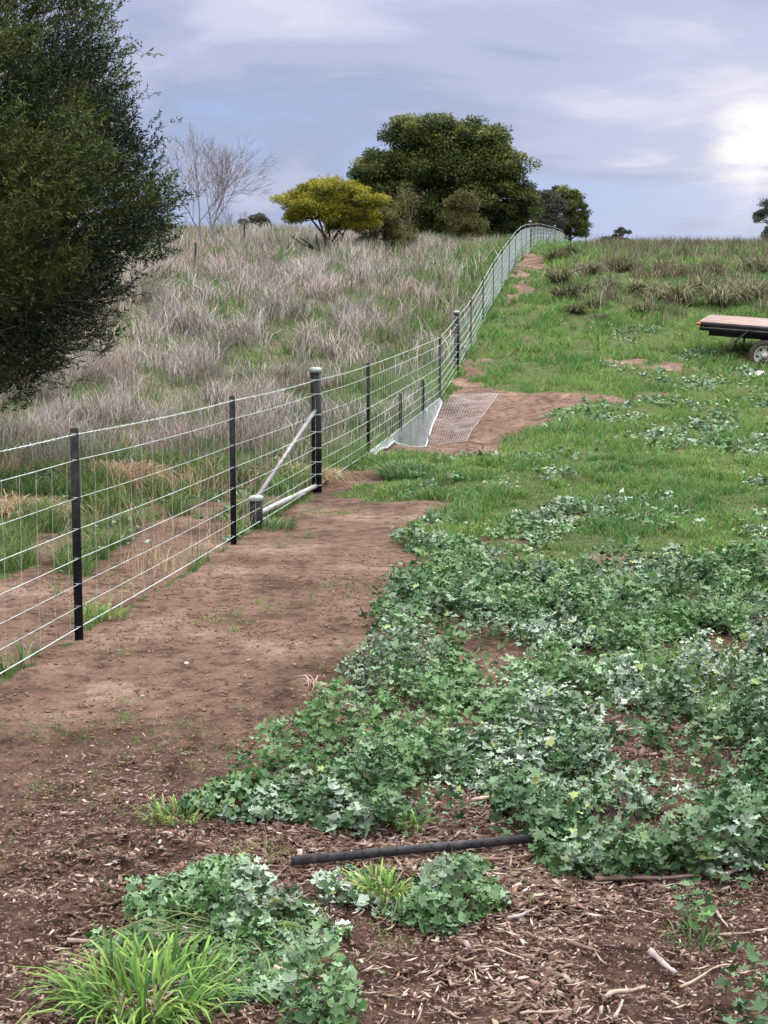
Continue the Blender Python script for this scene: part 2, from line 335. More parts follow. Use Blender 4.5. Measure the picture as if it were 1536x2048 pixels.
def ground_mat():
    at_ = nd('ShaderNodeAttribute'); at_.attribute_name = 'col'
    se = nd('ShaderNodeSeparateColor'); L.new(at_.outputs[0], se.inputs[0])
    soilw, dryw, mul = se.outputs
    t = nd('ShaderNodeTexCoord').outputs['Object']
    big = noise(t, 1.1, 5, .6); med = noise(t, 9, 6, .7); fine = noise(t, 60, 5, .75)
    path = ramp(big, [(.34, (.090, .058, .045)), (.5, (.165, .110, .085)), (.68, (.25, .178, .142))])
    mulch = ramp(med, [(.3, (.038, .024, .019)), (.5, (.085, .054, .043)), (.7, (.165, .112, .09))])
    soil = mix(mul, path, mulch)
    soil = mix(1.0, soil, ramp(fine, [(.3, (.5, .47, .45)), (.5, (1, 1, 1)), (.72, (1.55, 1.5, 1.45))]), 'MULTIPLY')
    soil = mix(1.0, soil, ramp(med, [(.36, (.5, .48, .48)), (.5, (1, 1, 1)), (.64, (1.28, 1.26, 1.25))]), 'MULTIPLY')
    grass = ramp(med, [(.3, (.045, .062, .024)), (.52, (.075, .105, .036)), (.72, (.14, .125, .07))])
    dry = ramp(med, [(.3, (.07, .075, .045)), (.55, (.13, .125, .09)), (.8, (.25, .22, .20))])
    g = mix(dryw, grass, dry)
    e = nd('ShaderNodeMath', operation='ADD'); e.use_clamp = True
    L.new(soilw, e.inputs[0]); L.new(mth('MULTIPLY', mth('SUBTRACT', med, .5), .8), e.inputs[1])
    f = ramp(e.outputs[0], [(.35, (0, 0, 0)), (.6, (1, 1, 1))])
    c = mix(f, g, soil)
    h = mth('ADD', mth('MULTIPLY', med, .7), mth('MULTIPLY', fine, .5))
    return princ(c, .95, 0, .08, bump(h, 1.0, .04))
M_ground = mat('soil_and_turf', ground_mat)

# ------------------------------------------------------------------ ground sheet
def axis(lo, hi, c, d0, g):
    a = [c]; d = d0
    while a[-1] < hi: a.append(a[-1] + d); d *= g
    b = [c]; d = d0
    while b[-1] > lo: b.append(b[-1] - d); d *= g
    return np.array(sorted(set(b[1:] + a)))
xs = axis(-700, 700, 0.3, .016, 1.0135); ys = np.concatenate([-np.geomspace(1, 150, 14)[::-1] + 2.6, np.array(axis(3.4, 950, 3.4, .018, 1.0095)[1:])])
ys = np.unique(ys); GX, GY = np.meshgrid(xs, ys); gx = GX.ravel(); gy = GY.ravel()
cv = cover(gx, gy); gz = terrain(gx, gy)
sm = cv['soil']
mul = np.maximum(sstep(8.2, 5.6, gy + 1.2 * (cv['nf'] - .5) + .55 * np.minimum(cv['s'] * -1 + 2.0, 2)), 0)
mul = np.maximum(mul, (cv['weed'] > .3) * .9)
gz = gz + (sm > .5) * (gy < 12) * ((fbm(gx * 14, gy * 14, 3, 21) - .5) * (.012 + .03 * mul))
nx = len(xs); ny = len(ys); ii = (np.arange(ny - 1)[:, None] * nx + np.arange(nx - 1)[None]).ravel()
soilcol = np.maximum(sm, (gy < 11) & ~cv['left'] & (cv['s'] > 0)).astype(float)
soilcol = np.maximum(soilcol, .72 * (cv['weed'] > .4) * (gy < 16)) * (1 - .45 * (cv['lawn'] > .5))
gcol = np.stack([soilcol, np.clip(cv['dry'], 0, 1), mul], 1)
g_ob = np_mesh('ground', np.stack([gx, gy, gz], 1), [np.stack([ii, ii + 1, ii + nx + 1, ii + nx], 1)], M_ground, gcol, None, True)
tag(g_ob, kind='structure')

# ------------------------------------------------------------------ scatter helpers
def sample(D0, D1, dens, m0=-260, m1=1800):
    a0, a1 = (m0 - 768) / F, (m1 - 768) / F
    n = int(dens * (a1 - a0) * (D1 ** 2 - D0 ** 2) / 2)
    d = np.sqrt(rng.random(n) * (D1 ** 2 - D0 ** 2) + D0 ** 2); a = a0 + rng.random(n) * (a1 - a0)
    return a * d, d
def vary(c, n, v=.25, h=.08):
    b = 1 + (rng.random(n) - .5) * 2 * v; r = 1 + (rng.random((n, 3)) - .5) * 2 * h
    return np.clip(np.asarray(c) * b[:, None] * r, 0, 1)
def blades(acc, P, h, wd, lean, az=None, col=None, bend=1.0, two=True, tip=1.15):
    """n curved blades: lean = horizontal reach of the tip as a fraction of h"""
    n = len(P); P = np.asarray(P, float)
    if n == 0: return
    az = rng.random(n) * 2 * np.pi if az is None else az
    d = np.stack([np.cos(az), np.sin(az), np.zeros(n)], 1)
    fa = rng.random(n) * np.pi; s = np.stack([np.cos(fa), np.sin(fa), np.zeros(n)], 1) * (np.broadcast_to(wd, n) / 2)[:, None]
    h = np.broadcast_to(h, n)[:, None]; lean = np.broadcast_to(lean, n)[:, None]; up = np.array([0, 0, 1.0])
    if two:
        m = P + up * h * .6 + d * h * lean * .35; t = P + up * h * (1 - .25 * lean * bend) + d * h * lean
        V = np.stack([P - s, P + s, m + s * .8, m - s * .8, t], 1)
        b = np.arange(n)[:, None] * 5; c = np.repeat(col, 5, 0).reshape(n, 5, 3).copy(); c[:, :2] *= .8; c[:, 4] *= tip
        acc.add(V.reshape(-1, 3), [b + np.array([0, 1, 2, 3]), b + np.array([3, 2, 4])], np.clip(c, 0, 1).reshape(-1, 3))
    else:
        t = P + up * h + d * h * lean; V = np.stack([P - s, P + s, t], 1); b = np.arange(n)[:, None] * 3
        acc.add(V.reshape(-1, 3), [b + np.array([0, 1, 2])], np.repeat(col, 3, 0))
def frames(n, tilt, az=None):
    """n frames (ax, ay, az): normal tilted from vertical by tilt"""
    az = rng.random(n) * 2 * np.pi if az is None else az
    nrm = np.stack([np.sin(tilt) * np.cos(az), np.sin(tilt) * np.sin(az), np.cos(tilt)], 1)
    r = rng.normal(size=(n, 3)); a = np.cross(nrm, r); a /= np.linalg.norm(a, axis=1)[:, None]; return a, np.cross(nrm, a), nrm
def leaf_tpl(lobes, depth, cup):
    k = lobes * 2 - 1; ang = np.linspace(-R(138), R(138), k); r = np.where(np.arange(k) % 2 == 0, 1.0, depth)
    r = r * (1 - .12 * np.abs(ang) / 2.4); V = [(0, -.15, 0)] + [(math.sin(a) * q, math.cos(a) * q, cup * q * q * (1 if i % 2 == 0 else -.9)) for i, (a, q) in enumerate(zip(ang, r))]
    return np.array(V), np.array([(0, i + 1, i + 2) for i in range(k - 1)])[:, ::-1]
T_near = leaf_tpl(6, .76, .20); T_far = leaf_tpl(3, .7, .18)
def leaves(acc, P, size, tilt, col, tpl, az=None):
    n = len(P)
    if n == 0: return
    a, b, c = frames(n, tilt, az); V, Fc = tpl; V = V[None] * (1 + .22 * rng.normal(size=(n, len(V), 1))) * np.broadcast_to(size, n)[:, None, None]
    W = P[:, None] + V[..., 0:1] * a[:, None] + V[..., 1:2] * b[:, None] + V[..., 2:3] * c[:, None]
    k = len(tpl[0]); base = np.arange(n)[:, None, None] * k
    cc = np.repeat(col, k, 0).reshape(n, k, 3).copy(); cc[:, 0] *= .8
    acc.add(W.reshape(-1, 3), [(base + Fc[None]).reshape(-1, 3)], cc.reshape(-1, 3))

# ------------------------------------------------------------------ leafy weeds
PALE = np.array([.38, .49, .40]); MIDG = np.array([.11, .205, .11]); DEEP = np.array([.035, .10, .028]); YEL = np.array([.34, .42, .16])  # pale and deep greens mix leaf colour with painted highlights and shade
def weed_cols(n, x, y, k=0):
    nn = fbm(x * 3.0, y * 2.5, 3, 31); nb = fbm(x * .8, y * .7, 2, 37)
    t = np.clip((nn - .5) * 2.8 + .5 + (nb - .5) * 2.6 + .05 + (rng.random(n) - .5) * .8, 0, 1)[:, None]
    c = MIDG * (1 - t) + PALE * t
    r = rng.random(n); c = np.where((r < .30)[:, None], DEEP, c); c = np.where((r > .955)[:, None], YEL, c)
    dp = sstep(.50, .60, fbm(x * 5.5, y * 4.5, 2, 35))[:, None] * .75; c = c * (1 - dp) + np.array([.05, .125, .04]) * dp  # dark green clumps paint in the shadows between weed clumps
    far_ = sstep(12, 20, y)[:, None] * .35; c = c * (1 - far_) + np.array([.13, .23, .12]) * far_
    g = (sstep(.49, .60, fbm(x * 1.3, y * 1.1, 3, 33))[:, None]) * .65
    c = c * (1 - g) + np.array([.11, .24, .07]) * g
    return np.clip(c * (1 + (rng.random(n) - .5)[:, None] * .45), 0, 1)
def mound(x, y, k=1.0):
    k = k * (1 + .7 * sstep(1.0, 2.0, x) * sstep(9, 7, y))
    return k * (0.015 + .34 * np.clip(fbm(x * 1.5, y * 1.2, 2, 41) - .38, 0, 1) + .50 * np.clip(fbm(x * 4.6, y * 4.6, 2, 43) - .42, 0, 1))
def fill_weeds(acc, x, y, hgt, size, tpl, edge=None):
    n = len(x); hf = rng.random(n) ** .8; h = hgt * hf
    P = np.stack([x, y, terrain(x, y) + .008 + h], 1)
    leaves(acc, P, size * (0.5 + .95 * rng.random(n) ** 1.5), np.abs(rng.normal(0, .7, n)) + .12, weed_cols(n, x, y), tpl)
acc = Acc()
for D0, D1, dens, sz, tp in ((3.4, 7.5, 6900, .0195, T_near), (7.5, 11.5, 4000, .0225, T_near), (11.5, 18, 1800, .027, T_far), (18, 40, 420, .045, T_far)):
    x, y = sample(D0, D1, dens, -200, 1750); cvx = cover(x, y)
    inC3 = inpoly(cvx['px'], cvx['py'], CL3)
    gp = sstep(.56, .62, fbm(x * 1.2, y * .9, 3, 49)) * .8 * sstep(7.0, 8.0, y)
    k = (rng.random(len(x)) < cvx['weed'] * (1 - gp) * (.10 + 1.05 * sstep(.40, .52, fbm(x * 2.6, y * 2.2, 3, 45)))) & ~inC3
    x, y = x[k], y[k]
    fill_weeds(acc, x, y, mound(x, y, 1.0 if D0 < 11 else .6), sz, tp)
tag(acc.build('ground_cover', M_leaf), kind='stuff', label='pale blue green lobed leafy weeds matting the soil and lawn', cat='weeds')
def weed_clump(name, poly, label, dens, sz, k=1.0):
    px0, px1 = min(p[0] for p in poly), max(p[0] for p in poly); cy = sum(p[1] for p in poly) / len(poly); cxp = (px0 + px1) / 2
    o = hit(cxp, cy); x, y = sample(o[1] - 1.6, o[1] + 2.0, dens, px0 - 60, px1 + 60)
    a1 = fbm(x * 5, y * 4, 3, 51) - .5; xx = x + a1 * .25; yy = y - a1 * .3
    px, py = proj(xx, yy, terrain(xx, yy, False) + 0.03); m = inpoly(px, py, poly); x, y = x[m], y[m]
    m2 = rng.random(len(x)) < .35 + 1.2 * sstep(.36, .56, fbm(x * 4, y * 4, 3, 47)); x, y = x[m2], y[m2]
    dd = np.sqrt(((x - x.mean()) / (np.ptp(x) / 2)) ** 2 + ((y - y.mean()) / (np.ptp(y) / 2)) ** 2)
    e = empty(name, o, label, 'weed'); ac = Acc(); fill_weeds(ac, x, y, k * mound(x, y, 1.0) * np.clip(1.3 - dd, .25, 1) , sz, T_near)
    ac.build('foliage', M_leaf, e)
    ac = Acc()                                # runners that carry the leaves
    for _ in range(40):
        i = rng.integers(len(x)); q = np.array([x[i], y[i]]); c0 = o[:2] + (q - o[:2]) * .3
        t = np.linspace(0, 1, 5); XY = c0 + (q - c0) * t[:, None] + rng.normal(0, .012, (5, 2))
        ac.tube(np.column_stack([XY, terrain(XY[:, 0], XY[:, 1]) + .012 + .04 * np.sin(t * 3)]), .0025, 4, (.16, .2, .08), False)
    ac.build('stem', M_leaf, e)
weed_clump('leafy_weed', CL1, 'low clump of blue green lobed weed behind the bright grass tuft in the near left', 10500, .0175, .75)
weed_clump('leafy_weed', CL2, 'small clump of lobed weed growing against the near side of the black steel picket', 10500, .0175, .75)
weed_clump('leafy_weed', CL3, 'dark rounded clump of lobed weed jutting into the bare path edge', 8500, .0165, 1.3)

# ------------------------------------------------------------------ grass
G1 = np.array([.085, .215, .05]); G2 = np.array([.18, .32, .075]); G3 = np.array([.045, .10, .028]); DRY1 = np.array([.42, .375, .365]); DRY2 = np.array([.25, .225, .215]); DRY3 = np.array([.62, .57, .56]); STRAW = np.array([.50, .39, .26])
def grass_cols(x, y):
    n = len(x); t = np.clip(fbm(x * .9, y * .6, 4, 61) * 2.6 - .8 + (rng.random(n) - .5) * .5, 0, 1)[:, None]; u = rng.random(n)[:, None]
    c = G1 * (1 - t) + G2 * t; c = np.where(u < .18, G3, c); c = np.where(u > .92, STRAW * .7, c)
    c = np.where(((x - (FA * y + FB)) < -.5)[:, None], c * np.array([.85, .78, .9]), c)
    return c * (1 + (rng.random((n, 1)) - .5) * .5)
acc = Acc()
for D0, D1, dens, h0, wd, two in ((5, 13, 2600, .06, .006, True), (13, 20, 2600, .065, .008, True), (20, 32, 1250, .075, .013, False), (32, 52, 480, .10, .024, False), (52, 80, 110, .16, .045, False), (80, 150, 22, .2, .09, False)):
    x, y = sample(D0, D1, dens, -200, 1750); c = cover(x, y)
    tuft = sstep(.42, .66, fbm(x * 2.6, y * 1.8, 3, 63))
    k = rng.random(len(x)) < c['lawn'] * (.5 + .8 * tuft) * np.where(c['left'], .8, 1); x, y, tuft = x[k], y[k], tuft[k]; lf = c['left'][k]
    n = len(x); P = np.stack([x, y, terrain(x, y) - .004], 1)
    h = h0 * (.5 + .8 * rng.random(n)) * (.4 + 1.5 * tuft) * np.where(lf, 2.0, 1)
    blades(acc, P, h, wd * (.6 + .8 * rng.random(n)), .35 + .8 * rng.random(n), None, grass_cols(x, y), 1, two)
x, y = sample(3.6, 17, 130); c = cover(x, y); k = (rng.random(len(x)) < .5 * sstep(.56, .70, fbm(x * 1.6, y * 1.4, 3, 95))) & (c['soil'] > .4); x, y = x[k], y[k]
x = np.repeat(x, 9) + rng.normal(0, .025, len(x) * 9); y = np.repeat(y, 9) + rng.normal(0, .03, len(y) * 9); n = len(x)
blades(acc, np.stack([x, y, terrain(x, y) - .004], 1), .018 + .04 * rng.random(n), .0035, .4 + .9 * rng.random(n), None, grass_cols(x, y), 1, True)
tag(acc.build('grass', M_grass), kind='stuff', label='short green grass covering the paddock', cat='grass')
acc = Acc()
for D0, D1, dens, h0, wd, two in ((9, 13, 1500, .15, .005, True), (13, 20, 1100, .27, .006, True), (20, 32, 700, .36, .010, True), (32, 52, 330, .48, .018, True), (52, 82, 130, .48, .032, False), (82, 165, 26, .4, .06, False)):
    x, y = sample(D0, D1, dens, -220, 1800); c = cover(x, y)
    cl_ = sstep(.40, .62, fbm(x * 1.4, y * 1.0, 3, 71))
    gap = sstep(.53, .66, fbm(x * .9, y * .5, 3, 77)); k = rng.random(len(x)) < c['dry'] * (.16 + 1.1 * cl_) * (1 - .8 * gap); x, y, cl_ = x[k], y[k], cl_[k]; lf = c['left'][k]; n = len(x)
    t = np.clip(fbm(x * .7, y * .45, 3, 73) * 3 - 1 + (rng.random(n) - .5) * .9, 0, 1)[:, None]
    col = DRY2 * (1 - t) + DRY1 * t; u = rng.random(n)[:, None]; col = np.where(u > .72, DRY3, col); col = np.where((y < 17)[:, None] & lf[:, None] & (u > .35), STRAW * np.array([1.1, 1.05, .98]), col); col = np.where(u < .22, np.array([.12, .15, .07]), col); col = np.where((u > .22) & (u < .26), STRAW * .8, col)
    pk = fbm(x * .35, y * .3, 2, 75)[:, None]; dk = sstep(.5, .68, fbm(x * 1.1, y * .6, 3, 79))[:, None]; col = col * (1 - .5 * dk) + np.array([.13, .13, .09]) * .5 * dk; col = np.where(pk > .55, col * np.array([1.05, .97, .98]), col)
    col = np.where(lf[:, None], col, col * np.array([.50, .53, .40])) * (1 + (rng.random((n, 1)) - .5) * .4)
    h = h0 * (.5 + .7 * rng.random(n)) * (.3 + 1.1 * cl_) * np.where(lf, 1, .9)
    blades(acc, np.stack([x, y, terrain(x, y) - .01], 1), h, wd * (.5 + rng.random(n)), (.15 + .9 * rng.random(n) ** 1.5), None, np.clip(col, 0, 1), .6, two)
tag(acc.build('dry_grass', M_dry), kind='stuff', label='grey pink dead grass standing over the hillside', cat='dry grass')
def tuft(name, p, n, h, rad, cols, label, cat='grass tuft', lean=(.3, 1.1), wd=.008, group=None, m=None, hv=.5):
    e = empty(name, p, label, cat, group); a = Acc()
    r = rad * np.sqrt(rng.random(n)); az = rng.random(n) * 2 * np.pi; x = p[0] + r * np.cos(az); y = p[1] + r * np.sin(az)
    az2 = az + rng.normal(0, .5, n); ci = rng.integers(len(cols), size=n); col = vary(np.array(cols)[ci], n, .25, .06)
    hh = h * (1 - hv + hv * rng.random(n)); ln = lean[0] + (lean[1] - lean[0]) * rng.random(n)
    P = np.stack([x, y, terrain(x, y) - .006], 1)
    # four-segment arching blades
    d = np.stack([np.cos(az2), np.sin(az2), np.zeros(n)], 1); fa = az2 + np.pi / 2 + rng.normal(0, .6, n); sv = np.stack([np.cos(fa), np.sin(fa), np.zeros(n)], 1) * (wd * (.6 + .7 * rng.random(n)) / 2)[:, None]
    L_ = []
    for i, (t, wv) in enumerate(((0, .7), (.3, 1), (.6, .95), (.85, .6))):
        c_ = P + d * (hh * ln * t ** 1.7)[:, None] + np.array([0, 0, 1.0]) * (hh * (t - .42 * ln * t ** 3))[:, None]
        L_ += [c_ - sv * wv, c_ + sv * wv]
    L_.append(P + d * (hh * ln)[:, None] + np.array([0, 0, 1.0]) * (hh * (1 - .55 * ln))[:, None])
    V = np.stack(L_, 1); b = np.arange(n)[:, None] * 9
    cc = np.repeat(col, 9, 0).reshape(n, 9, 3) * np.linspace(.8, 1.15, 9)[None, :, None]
    a.add(V.reshape(-1, 3), [np.concatenate([b + np.array(q) for q in ((0, 1, 3, 2), (2, 3, 5, 4), (4, 5, 7, 6))]), b + np.array([6, 7, 8])], np.clip(cc, 0, 1).reshape(-1, 3))
    a.build('blades', m or M_grass, e); return e
BR = [(.17, .31, .06), (.11, .24, .05), (.26, .38, .11), (.08, .18, .045), (.34, .30, .16)]; DG = [(.07, .16, .05), (.10, .22, .06), (.05, .12, .04), (.16, .26, .09)]
TU = [(.06, .065, .035), (.10, .10, .06), (.20, .17, .12), (.08, .12, .04)]; TD = [(.20, .19, .125), (.12, .125, .07), (.30, .28, .19), (.09, .13, .05)]
tuft('grass_tuft', hit(290, 2010), 460, .185, .19, BR[:4], 'bright green long bladed grass tuft at the bottom left corner', wd=.0085, lean=(.1, 1.6), hv=.75)
tuft('grass_tuft', hit(560, 1858), 60, .10, .06, BR, 'thin bright grass sprouting through the low weed clump behind the big tuft', wd=.007)
tuft('grass_tuft', hit(770, 1800), 150, .13, .08, BR, 'upright green grass sprouting from the weed clump beside the picket', wd=.008)
tuft('grass_tuft', hit(1290, 1205), 700, .27, .22, DG, 'dark green arching grass tuft, the larger of two in the right weeds', wd=.009)
tuft('grass_tuft', hit(1425, 1250), 500, .22, .20, DG, 'dark green arching grass tuft in front right of a larger one', wd=.009)
tuft('grass_tuft', hit(815, 955), 800, .22, .30, DG, 'dense green grass tuft in front of the gully netting', wd=.010)
tuft('grass_tuft', hit(350, 1640), 120, .11, .12, BR, 'fine green grass at the left tip of the wide weed bank', wd=.007)
tuft('grass_tuft', hit(820, 1660), 70, .10, .05, BR, 'short grass sprout just behind the black picket', wd=.007)
tuft('grass_tuft', hit(520, 1715), 90, .07, .09, [(.16, .2, .07), (.22, .2, .1)], 'sparse olive grass on bare soil left of the picket', wd=.005)
tuft('grass_tuft', hit(1275, 1360), 260, .20, .12, DG, 'narrow dark grass tuft in the middle of the right weeds', wd=.009)
tuft('grass_tuft', hit(545, 1055), 260, .13, .22, DG, 'low green grass round the foot of the short brace stump', wd=.007)
tuft('grass_tuft', hit(1480, 1190), 420, .12, .45, BR, 'yellow green grass patch at the right edge beyond the two dark tufts', wd=.009)
tuft('grass_tuft', hit(200, 1235), 160, .13, .16, BR, 'green grass under the netting right of the nearest steel post', wd=.007)
tuft('grass_tuft', hit(1390, 1890), 60, .08, .07, DG, 'small fine grass sprig among the bark litter at lower right', wd=.005)
tk = [(1131, 598, 52, 38, TU, 'broad dark grass tussock with pale dead skirt on the slope'), (1165, 583, 26, 20, TU, 'small dark round tussock just right of the broad one'), (1187, 617, 30, 22, TU, 'dark spiky tussock below the small round one'),
      (1150, 626, 34, 20, TU, 'low flat dark tussock nearest the lawn on the slope'), (1217, 578, 32, 30, TD, 'brown tussock midway along the slope'), (1118, 570, 34, 46, TD, 'tall pale tussock behind the broad dark one'),
      (1110, 525, 30, 34, TU, 'dark tussock beside the top of the bare trail'), (1142, 512, 24, 26, TU, 'small dark tussock near the end of the far fence'), (1275, 584, 30, 30, TD, 'brown tussock right of the midway one'),
      (1358, 615, 34, 60, TD, 'tall brown tussock up and left of the trailer'), (1318, 598, 40, 36, TD, 'wide low brown tussock left of the tallest one'), (1280, 622, 26, 18, TD, 'tiny brown tussock by itself in the lawn'),
      (1180, 548, 32, 28, TD, 'grey brown tussock above the small round one'), (1245, 545, 40, 34, TU, 'dark brown tussock in the upper slope'), (1440, 612, 50, 52, TD, 'brown tussock directly behind the trailer deck corner'),
      (1500, 606, 56, 56, TD, 'wide brown tussock at the right edge behind the trailer'), (1400, 590, 44, 48, TD, 'brown tussock between the tall one and the trailer'), (1330, 548, 44, 36, TD, 'faded tussock high on the right slope'), (1425, 552, 48, 38, TU, 'dark tussock high on the slope above the trailer'),
      (1505, 545, 50, 40, TD, 'brown tussock high at the right edge of the slope'), (1200, 640, 36, 14, TU, 'flattened dark tussock lowest on the slope')]
for px, py, wpx, hpx, cs, lb in tk:
    p = hit(px, py); k = p[1] / F
    tuft('grass_tussock', p, 420, hpx * k * 1.3, wpx * k * .36, cs, lb, 'tussock', (.1, 1.7), .024, 'grass tussocks on the right slope', M_dry, .85)
# heaps of pulled dead grass behind the fence
for px, py, wpx, lb in ((350, 885, 120, 'heap of straw coloured dead grass behind the fence between two posts'), (590, 960, 90, 'heap of straw coloured dead grass behind the brace pipe'), (180, 900, 90, 'flattened reddish dead grass behind the nearest steel post'), (600, 775, 110, 'dark uprooted grass clump on the bank left of the tall strainer post'), (30, 1030, 90, 'pale dead grass heap at the left edge behind the netting'), (430, 905, 80, 'straw coloured thatch directly left of the second steel post'), (250, 960, 70, 'small straw tuft on the disturbed soil between the two nearest steel posts')):
    p = hit(px, py); k = p[1] / F
    tuft('grass_heap', p, 1300, .30, wpx * k * .8, [(.48, .36, .24), (.40, .28, .18), (.30, .20, .12), (.54, .44, .30)] if 'dark' not in lb else [(.10, .07, .045), (.25, .2, .14), (.14, .12, .06)], lb, 'dead grass', (.6, 1.9), .009, None, M_dry, .85)

# ------------------------------------------------------------------ chips, clods, sticks
acc = Acc()
for D0, D1, dens, sz in ((3.5, 6.5, 8500, 1.0), (6.5, 11, 1600, 1.1), (11, 18, 160, 1.4)):
    x, y = sample(D0, D1, dens); c = cover(x, y)
    k = (c['soil'] + (c['weed'] > .3) * .5) * np.clip(.12 + sstep(8.5, 4.6, y + .8 * (c['nf'] - .5) - .45 * c['s'] + 1.6), 0, 1); k = rng.random(len(x)) < k; x, y = x[k], y[k]; n = len(x)
    ln = (.003 + .017 * rng.random(n) ** 3.2) * sz * (.65 + .8 * sstep(.4, .65, fbm(x * 2, y * 2, 3, 91))) * np.clip(.55 + .25 * (x + 1.2), .5, 1); wd = ln * (.18 + .35 * rng.random(n)); a, b, cc = frames(n, np.abs(rng.normal(0, .35, n)))
    P = np.stack([x, y, terrain(x, y) + .006 + .012 * rng.random(n)], 1); th = .0012
    V = np.stack([P + a * ln[:, None] * i + b * wd[:, None] * j + cc * (th * q + .1 * ln[:, None] * (i * i)) for q in (-1, 1) for i, j in ((-1, -.6), (.9, -1), (1, .5), (-.8, 1))], 1)
    bb = np.arange(n)[:, None] * 8
    pal = np.array([(.20, .15, .125), (.13, .088, .072), (.30, .24, .205), (.11, .067, .053), (.46, .40, .34), (.20, .135, .11), (.07, .042, .035)])
    col = vary(pal[rng.choice(7, n, p=[.16, .24, .07, .26, .03, .14, .10])], n, .2, .05)
    acc.add(V.reshape(-1, 3), [np.concatenate([bb + np.array(q) for q in ((4, 5, 6, 7), (0, 1, 5, 4), (1, 2, 6, 5), (2, 3, 7, 6), (3, 0, 4, 7))])], np.repeat(col, 8, 0))
x, y = sample(3.5, 6.6, 800); c = cover(x, y); k = rng.random(len(x)) < c['soil'] * sstep(.5, 3.2, c['s'] - (y - 4) * .4) * (.25 + .9 * sstep(.45, .6, fbm(x * 2.5, y * 2.5, 3, 93))); x, y = x[k], y[k]; n = len(x)
ln = .008 + .026 * rng.random(n) ** 2; wd = .0012 + .003 * rng.random(n) ** 2; a, b, cc = frames(n, np.abs(rng.normal(0, .3, n))); P = np.stack([x, y, terrain(x, y) + .012 + .012 * rng.random(n)], 1)
V = np.stack([P + a * ln[:, None] * i + b * wd[:, None] * j + cc * (.0012 * q + .12 * ln[:, None] * (i * i)) for q in (-1, 1) for i, j in ((-1, -.5), (.2, -1), (1, .2), (.1, .9))], 1); bb = np.arange(n)[:, None] * 8
col = vary(np.array([(.32, .25, .205), (.23, .165, .135), (.50, .42, .36), (.18, .12, .095)])[rng.integers(4, size=n)], n, .2, .05)
acc.add(V.reshape(-1, 3), [np.concatenate([bb + np.array(q) for q in ((4, 5, 6, 7), (0, 1, 5, 4), (1, 2, 6, 5), (2, 3, 7, 6), (3, 0, 4, 7))])], np.repeat(col, 8, 0))
tag(acc.build('bark_mulch', M_chip), kind='stuff', label='brown bark chips and shreds strewn over the soil', cat='mulch')
acc = Acc(); x, y = sample(3.5, 12, 900); c = cover(x, y); k = rng.random(len(x)) < c['soil'] * (.25 + sstep(.5, .62, c['nf'])); x, y = x[k], y[k]; n = len(x)
oc = np.array([(1, 0, 0), (-1, 0, 0), (0, 1, 0), (0, -1, 0), (0, 0, 1), (0, 0, -1.0)]); r = (.002 + .012 * rng.random(n) ** 5)[:, None, None]
V = np.stack([x, y, terrain(x, y) + .004], 1)[:, None] + oc[None] * r * (.6 + .8 * rng.random((n, 6, 1))) * np.array([1, 1, .7]); bb = np.arange(n)[:, None] * 6
acc.add(V.reshape(-1, 3), [np.concatenate([bb + np.array(q) for q in ((0, 2, 4), (2, 1, 4), (1, 3, 4), (3, 0, 4), (2, 0, 5), (1, 2, 5), (3, 1, 5), (0, 3, 5))])], np.repeat(vary((.21, .125, .092), n, .35), 6, 0))
tag(acc.build('soil_crumbs', M_chip), kind='stuff', label='crumbs of red brown earth lying on the bare path', cat='soil')
def stick(p0, p1, rad, col, label, lift=.01, kink=.03):
    a, b = hit(*p0), hit(*p1); t = np.linspace(0, 1, 9); P = a + (b - a) * t[:, None]; ln = np.linalg.norm(b - a)
    w_ = np.cumsum(rng.normal(0, kink * ln / 3, (9, 2)), 0); w_ -= w_[-1] * t[:, None]; P[:, :2] += w_
    P[:, 2] = terrain(P[:, 0], P[:, 1]) + rad + lift * (1 + rng.random()) ; o = P.mean(0)
    e = Acc(); e.tube(P - o, rad * .72 * (1 - .45 * t) * (1 + .25 * rng.normal(size=9) * .6), 7, col)
    q = e.build('stick', M_bark, None, True); q.location = o; tag(q, label, 'stick', 'sticks and bark in the mulch'); return q
PB = (.42, .33, .27); DB = (.17, .12, .10); GB = (.36, .31, .30)
